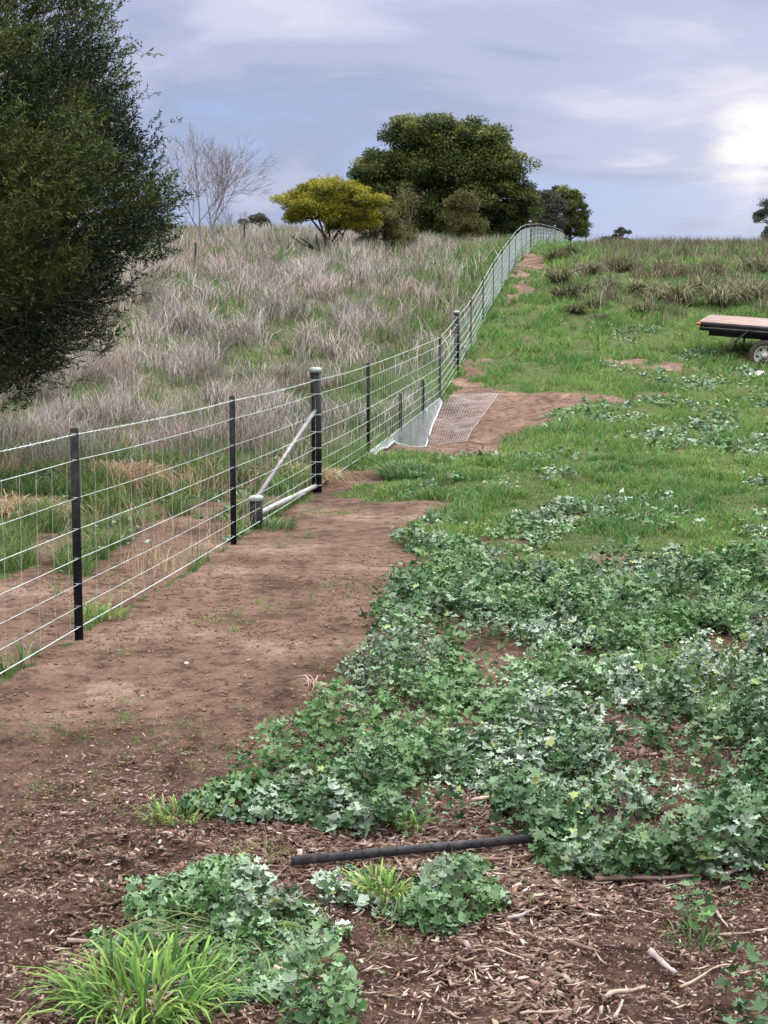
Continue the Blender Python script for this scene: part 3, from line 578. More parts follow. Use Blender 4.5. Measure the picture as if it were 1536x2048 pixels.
for p0, p1, r, c, lb in (((1300, 1925), (1352, 1968), .014, GB, 'grey split stick on the mulch at lower right'), ((1135, 1898), (1200, 1920), .010, DB, 'dark stick tapering right in the middle of the mulch'),
    ((1015, 1852), (1075, 1830), .008, GB, 'short grey stick right of the small weed clump by the picket'), ((905, 1738), (1085, 1722), .009, (.26, .18, .13), 'long brown stick lying just in front of the black picket'),
    ((550, 1950), (618, 1970), .010, PB, 'pale bark strip at the front edge of the left weed clump'), ((408, 2014), (520, 2006), .007, PB, 'thin pale twig beside the bright grass tuft'),
    ((135, 1895), (250, 1872), .010, (.34, .27, .22), 'round ended stick left of the left weed clump'), ((1360, 1990), (1460, 1945), .006, PB, 'thin pale twig slanting up to the corner weed'),
    ((1210, 2010), (1290, 1990), .010, PB, 'pale stick near the bottom edge right of centre'), ((900, 1890), (925, 1868), .007, PB, 'short pale sliver under the small weed clump'),
    ((1470, 1720), (1550, 1700), .014, (.6, .57, .56), 'whitish branch poking from the weeds at the right edge'), ((1180, 1475), (1290, 1465), .010, GB, 'grey stick lying in the bare gap of the right weeds'),
    ((1240, 1420), (1290, 1425), .012, DB, 'dark stick half hidden in the right weeds'), ((680, 1425), (735, 1415), .010, (.5, .47, .47), 'short whitish stick below the dark weed clump'),
    ((890, 1330), (960, 1328), .008, PB, 'pale curved twig in the bare gap beside the dark weed clump'), ((1420, 1885), (1500, 1880), .006, PB, 'thin straight twig behind the corner weed'), ((1190, 1775), (1400, 1770), .012, DB, 'dark root like stick along the front edge of the right weeds'),
    ((1040, 2040), (1180, 2025), .006, PB, 'thin twig at the bottom edge of the mulch'), ((1425, 1830), (1455, 1870), .008, GB, 'short stub of bark standing behind the corner twigs'), ((1230, 2050), (1245, 2015), .008, GB, 'small grey splinter at the bottom edge'),
    ((1440, 1770), (1530, 1735), .010, PB, 'pale bark strip at the right edge below the weeds'), ((990, 1910), (1060, 1935), .006, PB, 'reddish pale splinter left of the dark tapering stick'), ((945, 1615), (1000, 1600), .010, PB, 'pale stick in the small gap behind the black picket')):
    stick(p0, p1, r, c, lb)
acc = Acc(); p = hit(630, 1378)
for _ in range(16):
    d = rng.normal(0, 1, 2); d /= np.linalg.norm(d); ln = .05 + .1 * rng.random(); t = np.linspace(0, 1, 5)
    XY = p[:2] + d * ln * t[:, None] + rng.normal(0, .006, (5, 2)); acc.tube(np.column_stack([XY, terrain(XY[:, 0], XY[:, 1]) + .01 + .04 * np.sin(t * 2.8)]) , .003 * (1.2 - t), 4, (.42, .32, .25), False)
tag(acc.build('dead_root', M_bark), 'bleached tangle of dead roots in the path left of the dark weed clump', 'root')
def pebble(px, py, r, label, m=M_stone, name='pebble'):
    import bmesh
    bm = bmesh.new(); bmesh.ops.create_icosphere(bm, subdivisions=2, radius=r)
    for v in bm.verts: v.co *= 1 + .25 * (random.random() - .5); v.co.z *= .55
    me = bpy.data.meshes.new(name); bm.to_mesh(me); bm.free(); me.materials.append(m); me.shade_smooth()
    o = bpy.data.objects.new(name, me); C.objects.link(o); p = hit(px, py); o.location = p + np.array([0, 0, r * .35]); tag(o, label, 'pebble')
pebble(373, 1328, .014, 'small white pebble alone on the bare path')
pebble(601, 1708, .018, 'pale stone beside the left end of the black picket')

# ------------------------------------------------------------------ black steel picket lying in the weeds (angle section)
a, b = hit(578, 1742), hit(1085, 1696); b = b + (b - a) * .12; dr = (b - a) / np.linalg.norm(b - a); sd_ = np.cross(dr, [0, 0, 1]); sd_ /= np.linalg.norm(sd_)
def ysec(s):                                       # Y cross-section of a star picket
    out = []
    for k in range(3):
        t = math.pi / 2 + k * 2 * math.pi / 3; u = np.array([math.cos(t), math.sin(t)]); v = np.array([-u[1], u[0]])
        out += [u * s + v * -.0028, u * s + v * .0028]; t2 = t + math.pi / 3; out.append(np.array([math.cos(t2), math.sin(t2)]) * .0045)
    return np.array(out)
def extrude(acc, sec, A, B, U, W):
    n = len(sec); V = np.concatenate([A + sec[:, :1] * U + sec[:, 1:] * W, B + sec[:, :1] * U + sec[:, 1:] * W])
    q = [(i, (i + 1) % n, n + (i + 1) % n, n + i) for i in range(n)]
    acc.add(V, [q, [list(range(n))[::-1], list(range(n, 2 * n))]] if n != 4 else [q + [list(range(n))[::-1], list(range(n, 2 * n))]])
acc = Acc(); up = np.cross(sd_, dr); A_ = a + up * .045; B_ = b + up * .05
acc2 = []
sec = np.array([(-.03, -.017), (-.012, -.017), (-.012, -.013), (-.027, -.013), (-.027, .014), (-.03, .014)])   # angle iron
mid = (A_ + B_) / 2; extrude(acc, -sec * np.array([1, -1]), A_ - mid, B_ - mid, sd_, up)
for t in np.arange(-.5, .5, .06):
    c_ = dr * t * np.linalg.norm(b - a) + sd_ * (.0305) + up * .006
    acc2.append(c_)
o = empty('steel_picket', mid, 'black angle steel picket lying on the mulch, half covered by weeds', 'steel picket')
acc.V = [v + mid for v in acc.V]
bar = acc.build('bar', M_picket, o)
M_hole = mat('punched_hole', lambda: princ((.09, .07, .06), .8)); 
for c_ in acc2:
    h_ = Acc(); h_.tube([mid + c_ - sd_ * .0005, mid + c_ + sd_ * .0015], .004, 8); h_.build('hole', M_hole, bar)

# ------------------------------------------------------------------ the wire fence
def fx(y): return FA * y + FB
FD = np.array([FA, 1, 0]) / math.hypot(FA, 1); FN = np.array([FD[1], -FD[0], 0])     # along, and to the right of, the fence
POSTS = [4.95, 8.74, 12.5, 19.8, 23.0, 25.9, 28.6] + list(35.3 + 3.55 * np.arange(27)); STR = [16.2, 32.0, 64.0, 96.0]
LVL = [.07, .19, .32, .467, .637, .817, 1.033, 1.18]
ybase = [1.4, 4.95, 8.74, 12.5, 16.2, 19.8, 28.6, 32.0] + [q for q in POSTS if q > 33]
zbase = [float(terrain(fx(q), q, False)) for q in ybase]
def wz(y): return np.interp(y, ybase, zbase)
fence = empty('wire_fence', (fx(8.74), 8.74, float(terrain(fx(8.74), 8.74))), 'new galvanised wire stock fence on black steel posts running up the hill', 'fence')
for q in POSTS:
    short = q in (23.0, 25.9); zt = wz(q) + (.58 if short else 1.215); zb_ = float(terrain(fx(q), q)) - .25
    p = np.array([fx(q), q, 0]); s_ = .027 if q < 40 else .03; a_ = Acc()
    extrude(a_, ysec(s_), p + [0, 0, zb_], p + [0, 0, zt], FD, FN)
    if q < 20:
        for h in np.arange(.12, 1.2, .1):
            c_ = p + FN * -.004 + FD * .010 + [0, 0, wz(q) + h]; 
    ob = a_.build('steel_post', M_black, fence)
    if short: ob['label'] = 'short black steel post standing in the gully'
    if q < 30 and not short:                       # wire ties
        a_ = Acc()
        for h in LVL:
            t = np.linspace(0, 2 * math.pi, 9); a_ = Acc(); a_.tube(np.array([p + FD * math.cos(k) * .024 + FN * math.sin(k) * .024 + np.array([0, 0, wz(q) + h + .004 * k / 3]) for k in t]), .0014, 4, None, False)
            a_.build('wire_tie', M_wire, ob)
for i, q in enumerate(STR):
    p = np.array([fx(q), q, 0]); z0 = float(terrain(fx(q), q)); r = .058; a_ = Acc()
    a_.tube([p + [0, 0, z0 - .3], p + [0, 0, wz(q) + 1.285]], r, 24); ob = a_.build('strainer_post', M_black, fence, True)
    a_ = Acc(); zt = wz(q) + 1.285
    a_.tube([p + [0, 0, zt - .03], p + [0, 0, zt - .002], p + [0, 0, zt + .014], p + [0, 0, zt + .026]], [r + .008, r + .008, r + .006, r * .6], 24); a_.build('cap', M_cap, ob, True)
    a_ = Acc()
    for h in LVL:
        t = np.linspace(0, 2 * math.pi * 2, 25); a_ = Acc(); a_.tube(np.array([p + FD * math.cos(k) * (r + .003) + FN * math.sin(k) * (r + .003) + np.array([0, 0, wz(q) + h + .006 * (k / 6.3 - 1)]) for k in t]), .002, 4, None, False)
        a_.build('wire_tie', M_wire, ob)
    if i > 1: continue
    yb = q - 2.72 if i == 0 else q + 2.0; pb = np.array([fx(yb) - .03, yb, 0]); zb_ = float(terrain(pb[0], yb)); a_ = Acc(); hb = .27
    a_.tube([pb + [0, 0, zb_ - .25], pb + [0, 0, zb_ + hb]], r, 24); ob = a_.build('brace_stump', M_black, fence, True)
    a_ = Acc(); zt = zb_ + hb; a_.tube([pb + [0, 0, zt - .028], pb + [0, 0, zt - .002], pb + [0, 0, zt + .012], pb + [0, 0, zt + .022]], [r + .008, r + .008, r + .006, r * .6], 24); a_.build('cap', M_cap, ob, True)
    di = 1 if i == 0 else -1
    a_ = Acc(); a_.tube([pb + FD * (r * .9 * di) - FN * .01 + [0, 0, zb_ + hb - .015], p - FD * (r * .85 * di) + [0, 0, wz(q) + .86]], .020, 12); ob = a_.build('brace_pipe', M_pipe, fence, True); ob['label'] = 'dull galvanised diagonal brace pipe'
    a_ = Acc(); a_.tube([pb + FD * (r * .9 * di) + [0, 0, zb_ + .12], p - FD * (r * .85 * di) + [0, 0, float(terrain(fx(q), q)) + .07]], .024, 12); a_.build('bottom_rail', M_galv, fence, True)
# wires: one mesh per strained length, horizontals and vertical stays knotted together
supports = sorted([1.4] + [q for q in POSTS if q not in (23.0, 25.9)] + STR)
def wire_line(h, y0, y1, off=.0):
    out = []
    sp_ = [q for q in supports if y0 - .01 <= q <= y1 + .01]
    for a0, b0 in zip(sp_[:-1], sp_[1:]):
        t = np.linspace(0, 1, 7)[:-1]; y = a0 + (b0 - a0) * t; sag = -.018 * 4 * t * (1 - t) * (.4 + h * .3)
        out += [np.array([fx(v) + FN[0] * (.012 + off), v + FN[1] * (.012 + off), wz(v) + h + s_]) for v, s_ in zip(y, sag)]
    v = sp_[-1]; out.append(np.array([fx(v) + FN[0] * (.012 + off), v + FN[1] * (.012 + off), wz(v) + h])); return np.array(out)
secs = [(1.4, 16.2), (16.2, 32.0), (32.0, 64.0), (64.0, 96.0), (96.0, max(supports))]
far_r = lambda y: np.maximum(.0021, .0021 + (y - 12) * .00006)
for y0, y1 in secs:
    a_ = Acc()
    for h in LVL[:-1]:
        P = wire_line(h, y0, y1); k = 1.7 if h == LVL[0] else 1.25 if h in (LVL[3], LVL[6], LVL[4]) else 1
        a_.tube(P, far_r(P[:, 1]) * k, 5, None, False)
    y = np.arange(y0 + .12, y1, .235 if y0 < 20 else .15 if y0 < 60 else .3)
    for v in y:
        top = LVL[6]; zz = np.linspace(LVL[0], top, 7); jit = rng.normal(0, .004, 7)
        a_.tube(np.column_stack([fx(v) + FN[0] * .014 + FD[0] * jit, v + FN[1] * .014 + jit, wz(v) + zz]), (.0012 if v < 20 else .0018 if v < 40 else .004), 3, None, False)
    a_.build('wire_netting', M_wire, fence)
    a_ = Acc(); P = wire_line(LVL[-1], y0, y1)     # barbed top wire: two strands twisted, barbs near the camera
    a_.tube(P, far_r(P[:, 1]) * 1.15, 5, None, False)
    if y0 < 33:
        for v in np.arange(y0 + .05, y1, .11):
            c_ = np.array([np.interp(v, P[:, 1], P[:, k]) for k in range(3)]); a2 = rng.random() * 6.28
            for g in (0, 1.6): u = FN * math.cos(a2 + g) + np.array([0, 0, 1]) * math.sin(a2 + g); a_.tube([c_ - u * .012, c_ + u * .012], .0012, 3, None, False)
        yy = np.arange(P[0, 1], P[-1, 1], .012)
        cc = np.column_stack([np.interp(yy, P[:, 1], P[:, k]) for k in range(3)]); a_.tube(cc + FN * .0032 * np.cos(yy * 90)[:, None] + np.array([0, 0, .0032]) * np.sin(yy * 90)[:, None], .0016, 4, None, False)
    a_.build('barbed_wire', M_wire, fence)
# fine netting hung under the bottom wire across the gully, with an apron laid on the ground
def gully_pt(y, v):                                # v 0 at the bottom wire, 1 at the ground
    top = np.array([fx(y) + FN[0] * .02, y, wz(y) + LVL[0]]); bot = np.array([fx(y) + .06, y, float(terrain(fx(y) + .06, y)) + .03]); bot[2] = min(bot[2], top[2]); return top + (bot - top) * v
def apron_pt(y, v):
    wdt = (.32 + .104 * (y - 22)) * v; x = fx(y) + .06 + wdt; yy = y + .15 * v; return np.array([x, yy, float(terrain(x, yy)) + .03 + .012 * math.sin(y * 4 + v * 5)])
def sheet(acc, fn, u0, u1, du, v0, v1, dv, r):
    us = np.arange(u0, u1 + 1e-6, du); vs = np.linspace(v0, v1, dv)
    G = np.array([[fn(u, v) for v in vs] for u in us])
    for i in range(len(us)): acc.tube(G[i], r, 3, None, False)
    for j in range(len(vs)): acc.tube(G[:, j], r, 3, None, False)
    return G
nf_ = empty('gully_netting', (fx(24.9), 24.9, float(terrain(fx(24.9), 24.9))), 'fine grey netting hung under the fence across the gully with an apron on the dirt', 'netting')
a_ = Acc(); G = sheet(a_, gully_pt, 19.4, 28.6, .035, 0, 1, 24, .0013); a_.build('hanging_net', M_net, nf_)
a_ = Acc(); G2 = sheet(a_, apron_pt, 22.0, 29.4, .07, 0, 1, 18, .0013); a_.build('ground_apron', M_net, nf_)
for ln_, r_ in ((G[::6, -1] + [0, 0, .01], .016), (G2[::6, -1] + [0, 0, .004], .003), (G2[0], .008)):
    a_ = Acc(); a_.tube(ln_, r_, 6); a_.build('folded_edge', M_net, nf_)
a_ = Acc(); a_.tube(np.array([gully_pt(26.2, v) for v in np.linspace(0, 1, 6)]) + FN * .02, .012, 6); a_.build('net_seam', M_net, nf_)

# old leaning fence stakes in the dead grass
for px, Y, h, lb in ((390, 50.5, .95, 'thin rusty stake in the dead grass, the lower of two'), (488, 63, .95, 'thin dark stake near the hill crest, the upper of two')):
    p = at(px, Y); a_ = Acc(); extrude(a_, ysec(.035) * np.array([1, 1]), p + [0, 0, -.2], p + [.03, 0, h], np.array([1, 0, 0.]), np.array([0, 1, 0.]))
    o = a_.build('fence_stake', M_black); tag(o, lb, 'stake', 'old stakes on the left hillside')

# ------------------------------------------------------------------ trees
def grow(root, pts, trunk_pts, rtip=.006, rpow=2.3, rmax=.2):
    """connect scattered crown points back to the trunk; returns tubes"""
    nodes = [np.array(q, float) for q in trunk_pts]; par = [-1] + list(range(len(trunk_pts) - 1)); dist = [0.0]
    for i in range(1, len(nodes)): dist.append(dist[-1] + np.linalg.norm(nodes[i] - nodes[i - 1]))
    pts = np.asarray(pts); o_ = np.argsort(np.linalg.norm((pts - trunk_pts[-1] * .5 - np.array(trunk_pts[0]) * .5), axis=1)); pts = pts[o_]
    NA = np.zeros((len(nodes) + 4 * len(pts) + 10, 3)); DA = np.zeros(len(NA)); n = len(nodes); NA[:n] = nodes; DA[:n] = dist
    for q in pts:
        d = np.linalg.norm(NA[:n] - q, axis=1); cost = d * 1.0 + DA[:n] * .35; below = np.maximum(NA[:n, 2] - q[2], 0); k = int(np.argmin(cost + below * .5))
        seg = d[k]; steps = 2 if seg > .5 else 1
        for s_ in range(1, steps + 1):
            t = s_ / steps; v = NA[k if s_ == 1 else n - 1] if False else None
            pos = NA[k] * (1 - t) + q * t if s_ == 1 or steps == 1 else q
            if s_ < steps: pos = pos + rng.normal(0, .06 * seg, 3) - np.array([0, 0, .06 * seg])
            NA[n] = pos; par.append(k if s_ == 1 else n - 1); DA[n] = DA[par[-1]] + seg / steps; n += 1
    w_ = np.zeros(n); ch = np.zeros(n, int)
    for i in range(1, n): ch[par[i]] += 1
    for i in range(n - 1, 0, -1):
        if ch[i] == 0: w_[i] += rtip ** rpow
        w_[par[i]] += w_[i]
    r = np.minimum(np.maximum(w_, 1e-12) ** (1 / rpow), rmax)
    return NA[:n], np.array(par), r, ch
def wood(acc, NA, par, r, col, n=5, rmin=0):
    i = np.arange(1, len(NA)); i = i[(r[i] > rmin)]; A = NA[par[i]]; B = NA[i]; ra = np.minimum(r[par[i]], r[i] * 1.35); rb = r[i]
    T = B - A; T /= np.linalg.norm(T, axis=1)[:, None] + 1e-9; U = np.cross(T, np.where(np.abs(T[:, 2:]) < .9, np.array([[0, 0, 1.0]]), np.array([[1.0, 0, 0]]))); U /= np.linalg.norm(U, axis=1)[:, None] + 1e-9; W = np.cross(T, U)
    an = np.arange(n) * 2 * np.pi / n; ring = np.cos(an)[None, :, None] * U[:, None] + np.sin(an)[None, :, None] * W[:, None]
    V = np.concatenate([A[:, None] + ring * ra[:, None, None], (B + T * (rb * .3)[:, None])[:, None] + ring * rb[:, None, None]], 1); b = np.arange(len(i))[:, None] * 2 * n
    Q = np.concatenate([b + np.array([k, (k + 1) % n, n + (k + 1) % n, n + k]) for k in range(n)]); acc.add(V.reshape(-1, 3), [Q], col)
def cards(acc, P, D, ln, wd, col, curve=0.15):
    """pointed leaves: at P along D"""
    n = len(P); r = rng.normal(size=(n, 3)); S = np.cross(D, r); S /= np.linalg.norm(S, axis=1)[:, None] + 1e-9; Nn = np.cross(D, S)
    ln = np.broadcast_to(ln, n)[:, None]; wd = np.broadcast_to(wd, n)[:, None] / 2
    V = np.stack([P, P + D * ln * .45 - S * wd + Nn * ln * curve, P + D * ln, P + D * ln * .45 + S * wd + Nn * ln * curve], 1); b = np.arange(n)[:, None] * 4
    acc.add(V.reshape(-1, 3), [b + np.array([0, 1, 2, 3])], np.repeat(col, 4, 0))
def unit(v): return v / (np.linalg.norm(v, axis=-1, keepdims=True) + 1e-9)

# big evergreen at the left, behind the fence
TC = np.array([-6.35, 17.0]); tz = float(terrain(*TC))
ZR = np.array([(.75, .6), (.98, 2.1), (1.3, 2.9), (1.8, 3.35), (2.1, 3.6), (2.6, 3.95), (3.0, 4.15), (3.74, 3.95), (4.3, 3.66), (4.84, 3.55), (5.4, 3.25), (6.5, 2.6), (7.6, 1.6), (8.6, .2)])
def crown_r(z, az): return np.interp(z, ZR[:, 0], ZR[:, 1]) * (.985 + .26 * (fbm(az * 4 + 3, z * 2.4, 3, 81) - .5))
n = 5200; z = .95 + 7.5 * rng.random(n) ** 1.15; az = rng.random(n) * 2 * np.pi; az = np.where(rng.random(n) < .55, rng.normal(-.5, .8, n), az)
rr = crown_r(z, az % (2 * np.pi)) * (rng.random(n) ** .33) * .97
cp = np.stack([TC[0] + rr * np.cos(az), TC[1] + rr * np.sin(az), z], 1)
trunk = [np.array([TC[0], TC[1], tz - .2 + k * .5]) + np.array([.04 * math.sin(k), .05 * math.cos(k * 1.3), 0]) for k in range(15)]
NA, par, r, ch = grow(None, cp, trunk, .0055, 2.35, .2)
tree = empty('evergreen_tree', (TC[0], TC[1], tz), 'large dark evergreen tree with drooping bare lower twigs filling the upper left', 'tree')
a_ = Acc(); wood(a_, NA, par, r, (.10, .075, .06), 6); a_.build('trunk', M_bark, tree)
ends = np.arange(15, len(NA)); E = NA[ends]; PD = unit(NA[ends] - NA[par[ends]])
out = unit(np.column_stack([E[:, 0] - TC[0], E[:, 1] - TC[1], np.full(len(E), .0)]))
rad = np.hypot(E[:, 0] - TC[0], E[:, 1] - TC[1]) / np.interp(E[:, 2], ZR[:, 0], ZR[:, 1])
keepp = (1 - .45 * sstep(3.9, 5.0, E[:, 2])) * np.where(E[:, 2] < 1.9, .25 + .1 * (E[:, 2] > 1.5), np.where(E[:, 2] < 2.3, .6, 1.0)) * (.3 + .8 * sstep(.3, .7, rad))
a_ = Acc(); tw = Acc()
SP = []; SD = []; SL = []
for rep in range(17):
    k = rng.random(len(E)) < keepp * (.95 - .02 * rep); e_ = E[k]
    d = unit(out[k] * .9 + PD[k] * .35 + np.array([0, 0, .55]) + rng.normal(0, .5, (k.sum(), 3))); SP.append(e_ + rng.normal(0, .12, e_.shape)); SD.append(d); SL.append(.12 + .14 * rng.random(len(e_)))
SP = np.concatenate(SP); SD = np.concatenate(SD); SL = np.concatenate(SL)
cm = fbm(SP[:, 0] * 1.9 + SP[:, 1] * 1.1, SP[:, 2] * 2.1 - SP[:, 1] * .7, 3, 85); q_ = rng.random(len(SP)) < .55 + .9 * sstep(.38, .50, cm) + .35 * (SP[:, 0] < -4.0) * (SP[:, 2] < 4.6); SP, SD, SL = SP[q_], SD[q_], SL[q_]
m_ = SP[:, 0] > -4.9; sel = m_ | (rng.random(len(SP)) < .25); SP, SD, SL = SP[sel], SD[sel], SL[sel]
tone = fbm(SP[:, 0] * 1.5 + SP[:, 1], SP[:, 2] * 1.5, 3, 83)
for k in range(13):
    t = (k + .5) / 13; P = SP + SD * (SL * t)[:, None]; d = unit(SD * .75 + rng.normal(0, .55, SP.shape)); tn = np.clip((tone - .5) * 4.5 + .42 + .35 * (rng.random(len(SP)) - .5), 0, 1)[:, None]
    col = np.array([.014, .030, .014]) * (1 - tn) + np.array([.075, .105, .028]) * tn; col = col * (1 + .25 * (k > 10))
    cards(a_, P, d, .050 + .025 * rng.random(len(SP)), .015, col)
a_.build('crown', M_tree, tree)
# drooping bare twigs under the crown
for k in range(420):
    az = rng.normal(-.6, .9); zz = 1.0 + 1.1 * rng.random(); r0 = crown_r(zz + .4, az) * (.35 + .4 * rng.random()); p0 = np.array([TC[0] + r0 * math.cos(az), TC[1] + r0 * math.sin(az), zz + .35])
    d = np.array([math.cos(az), math.sin(az), -.18 + .2 * rng.random()]); ln = .5 + .9 * rng.random(); t = np.linspace(0, 1, 7)
    P = p0 + d * ln * t[:, None] + np.array([0, 0, 1.0]) * (.28 * ln * t ** 2.4 - .22 * ln * np.sin(t * 2))[:, None] + np.cumsum(rng.normal(0, .014, (7, 3)), 0)
    if P[-1, 2] < terrain(P[-1, 0], P[-1, 1]) + .25: continue
    tw.tube(P, .0075 * (1.15 - t), 4, (.105, .08, .062), False)
    for _ in range(3):
        j = rng.integers(2, 6); q = P[j]; dd = unit(d + rng.normal(0, .5, 3)) * ln * .35; tw.tube([q, q + dd * .5 + [0, 0, -.01], q + dd], [.004, .003, .002], 3, (.11, .085, .065), False)
tw.build('twigs', M_bark, tree)

def puff_tree(name, base, lobes, dist_leaf, nleaf, cols, label, cat='tree', stems=3, bark=(.07, .05, .045), nb=160, group=None, spread=.5, rtip=.012, flat=.55, thick=.38, trh=.9, m=None, rin=.62):
    """crown of many ragged leaf pads; lobes = list of (dx, dy, dz, rx, ry, rz) from the base, metres"""
    e = empty(name, base, label, cat, group); a_ = Acc(); wd = Acc(); Ls = np.array(lobes, float); vol = (Ls[:, 3] * Ls[:, 4]); pr = vol / vol.sum()
    # sub-clumps
    npad = max(14, int(nb)); li = rng.choice(len(Ls), npad, p=pr); d = unit(rng.normal(size=(npad, 3))); d[:, 2] = np.where(d[:, 2] < -.35, -d[:, 2], d[:, 2])
    rr = rin + (1.04 - rin) * rng.random(npad); pc = Ls[li, :3] + d * Ls[li, 3:6] * rr[:, None]; ps = (Ls[li, 3:6].mean(1)) * (.20 + .16 * rng.random(npad))
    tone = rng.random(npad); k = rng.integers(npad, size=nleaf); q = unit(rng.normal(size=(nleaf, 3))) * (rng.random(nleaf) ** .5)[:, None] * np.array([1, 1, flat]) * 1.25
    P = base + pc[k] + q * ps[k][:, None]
    cols = np.array(cols); tt = np.clip(tone[k] * .7 + .25 * (q[:, 2] > .1) + .2 * (rng.random(nleaf) - .5), 0, .999) * (len(cols) - 1); i0 = tt.astype(int); f = (tt - i0)[:, None]  # upper leaves of each pad get lighter tones, top light put into colour
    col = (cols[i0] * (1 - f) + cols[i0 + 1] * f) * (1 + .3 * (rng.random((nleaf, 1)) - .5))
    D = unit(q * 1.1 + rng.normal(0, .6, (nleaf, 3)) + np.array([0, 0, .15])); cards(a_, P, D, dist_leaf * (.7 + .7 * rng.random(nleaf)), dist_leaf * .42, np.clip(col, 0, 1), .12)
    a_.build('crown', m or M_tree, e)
    for s_ in range(stems):
        an = 2 * math.pi * s_ / stems + rng.random(); dz = Ls[:, 2].mean(); c = Ls[s_ % len(Ls), :3]
        t = np.linspace(0, 1, 5)[:, None]; tp = base + np.array([math.cos(an), math.sin(an), 0]) * .08 * stems * .5 + np.array([c[0] * spread, c[1] * spread, dz * trh]) * t + rng.normal(0, .03, (5, 3)) * t; tp[0, 2] -= .3
        sel = np.arange(npad)[li % stems == s_ % stems]
        if len(sel) < 3: sel = np.arange(npad)[:8]
        NA, par, r, ch = grow(None, base + pc[sel] * .97, list(tp), rtip, 2.1, .22); wood(wd, NA, par, r, bark, 5)
    wd.build('trunk', M_bark, e); return e
def px2m(px, D): return px / F * D
def lobes_px(base_px, base_py, D, L_):
    k = D / F; return [((x - base_px) * k, dy, (base_py - y) * k, rx * k, rx * k * .9, ry * k) for x, y, rx, ry, dy in L_]
def tree_px(name, bpx, D, L_, leaf, nleaf, cols, label, **kw):
    b = at(bpx, D); _, bpy_ = proj(*b); return puff_tree(name, b, lobes_px(bpx, float(bpy_), D, L_), leaf, nleaf, cols, label, **kw)
YW = [(.12, .14, .022), (.28, .27, .030), (.38, .36, .05)]; DKG = [(.042, .068, .028), (.09, .125, .036), (.27, .285, .07)]; OLV = [(.07, .075, .03), (.12, .12, .04), (.17, .16, .05)]  # brightest DKG tone is raised to carry light from above
GRY = [(.05, .06, .045), (.08, .09, .065), (.12, .125, .09)]; FARG = [(.06, .075, .06), (.10, .11, .09), (.15, .16, .13)]
tree_px('wattle_tree', 662, 62, [(600, 412, 52, 24, 0), (655, 392, 62, 28, .3), (715, 412, 55, 28, 0), (640, 432, 70, 22, .4), (735, 440, 34, 20, -.2), (690, 430, 50, 30, .6), (705, 450, 46, 20, .8)], .10, 44000, YW, 'low spreading wattle in yellow blossom left of the big dark tree', stems=6, nb=190, spread=.75, rtip=.010, bark=(.05, .035, .03), flat=.6, trh=.8)
tree_px('acacia_tree', 880, 86, [(850, 285, 75, 42, 0), (935, 290, 72, 40, .3), (770, 345, 66, 42, .2), (1000, 350, 58, 55, 0), (880, 345, 95, 60, .6), (960, 400, 80, 55, .4), (790, 410, 62, 42, .5), (880, 430, 75, 42, .8), (1035, 415, 38, 55, .2), (830, 450, 60, 36, 1.2), (920, 455, 70, 32, 1.4), (735, 375, 40, 36, .6), (990, 440, 50, 36, .8), (860, 475, 60, 22, 1.6), (950, 478, 60, 20, 1.6), (1020, 468, 46, 30, 1.0), (800, 470, 44, 28, 1.5), (745, 425, 44, 36, .9), (1045, 450, 34, 34, .8), (900, 340, 110, 60, 1.0), (830, 370, 80, 50, 1.0), (970, 365, 70, 50, .9)], .18, 240000, DKG, 'largest tree on the hill, broad domed dark green acacia with olive pads coloured lighter as if sunlit', stems=5, nb=1250, spread=.5, rtip=.014, flat=.55, rin=.35)
tree_px('olive_bush', 765, 64, [(760, 455, 42, 34, 0), (790, 485, 30, 25, -.2), (735, 490, 24, 24, .1)], .09, 14000, OLV, 'rounded olive bush between the yellow wattle and the big tree', cat='bush', stems=3, nb=110, rtip=.008)
tree_px('olive_bush', 822, 63, [(822, 500, 24, 26, 0)], .09, 5000, OLV, 'smallest olive bush low in front of the big tree', cat='bush', stems=2, nb=50, rtip=.008)
tree_px('olive_bush', 925, 70, [(925, 425, 34, 36, 0), (935, 465, 38, 32, -.2), (915, 490, 26, 18, .1)], .10, 15000, OLV, 'tall olive bush under the right half of the big tree', cat='bush', stems=3, nb=130, rtip=.008)
tree_px('spindly_shrub', 812, 68, [(812, 420, 28, 45, 0), (800, 465, 34, 30, .2)], .08, 2600, OLV, 'spindly half bare shrub in front of the big tree trunk', cat='shrub', stems=5, nb=110, rtip=.010, bark=(.16, .13, .10))
tree_px('grey_tree', 1082, 118, [(1070, 425, 38, 36, 0), (1100, 415, 34, 32, .4), (1085, 455, 48, 28, .2), (1048, 440, 40, 45, .3)], .17, 26000, GRY, 'grey green tree right of the big tree beside the far fence', stems=3, nb=180, rtip=.016)
tree_px('round_tree', 1140, 122, [(1130, 410, 28, 34, 0), (1150, 430, 24, 30, .2), (1140, 460, 34, 26, .1), (1115, 395, 18, 20, .3)], .17, 24000, DKG, 'dark round tree at the end of the far fence', stems=3, nb=170, rtip=.016)
tree_px('distant_tree', 1240, 175, [(1245, 470, 16, 11, 0), (1225, 482, 18, 8, .4), (1240, 487, 22, 6, 0)], .2, 7000, FARG, 'small distant tree on the skyline right of the fence end', stems=3, nb=60, rtip=.03)
tree_px('distant_tree', 515, 120, [(518, 444, 17, 12, 0), (532, 451, 9, 7, 0)], .16, 5000, FARG, 'rounded distant tree peeping over the left crest', stems=2, nb=50, rtip=.02)
tree_px('distant_tree', 485, 121, [(487, 447, 8, 6, 0)], .14, 1800, FARG, 'tiny distant tree left of the rounded one on the left crest', stems=2, nb=26, rtip=.02)
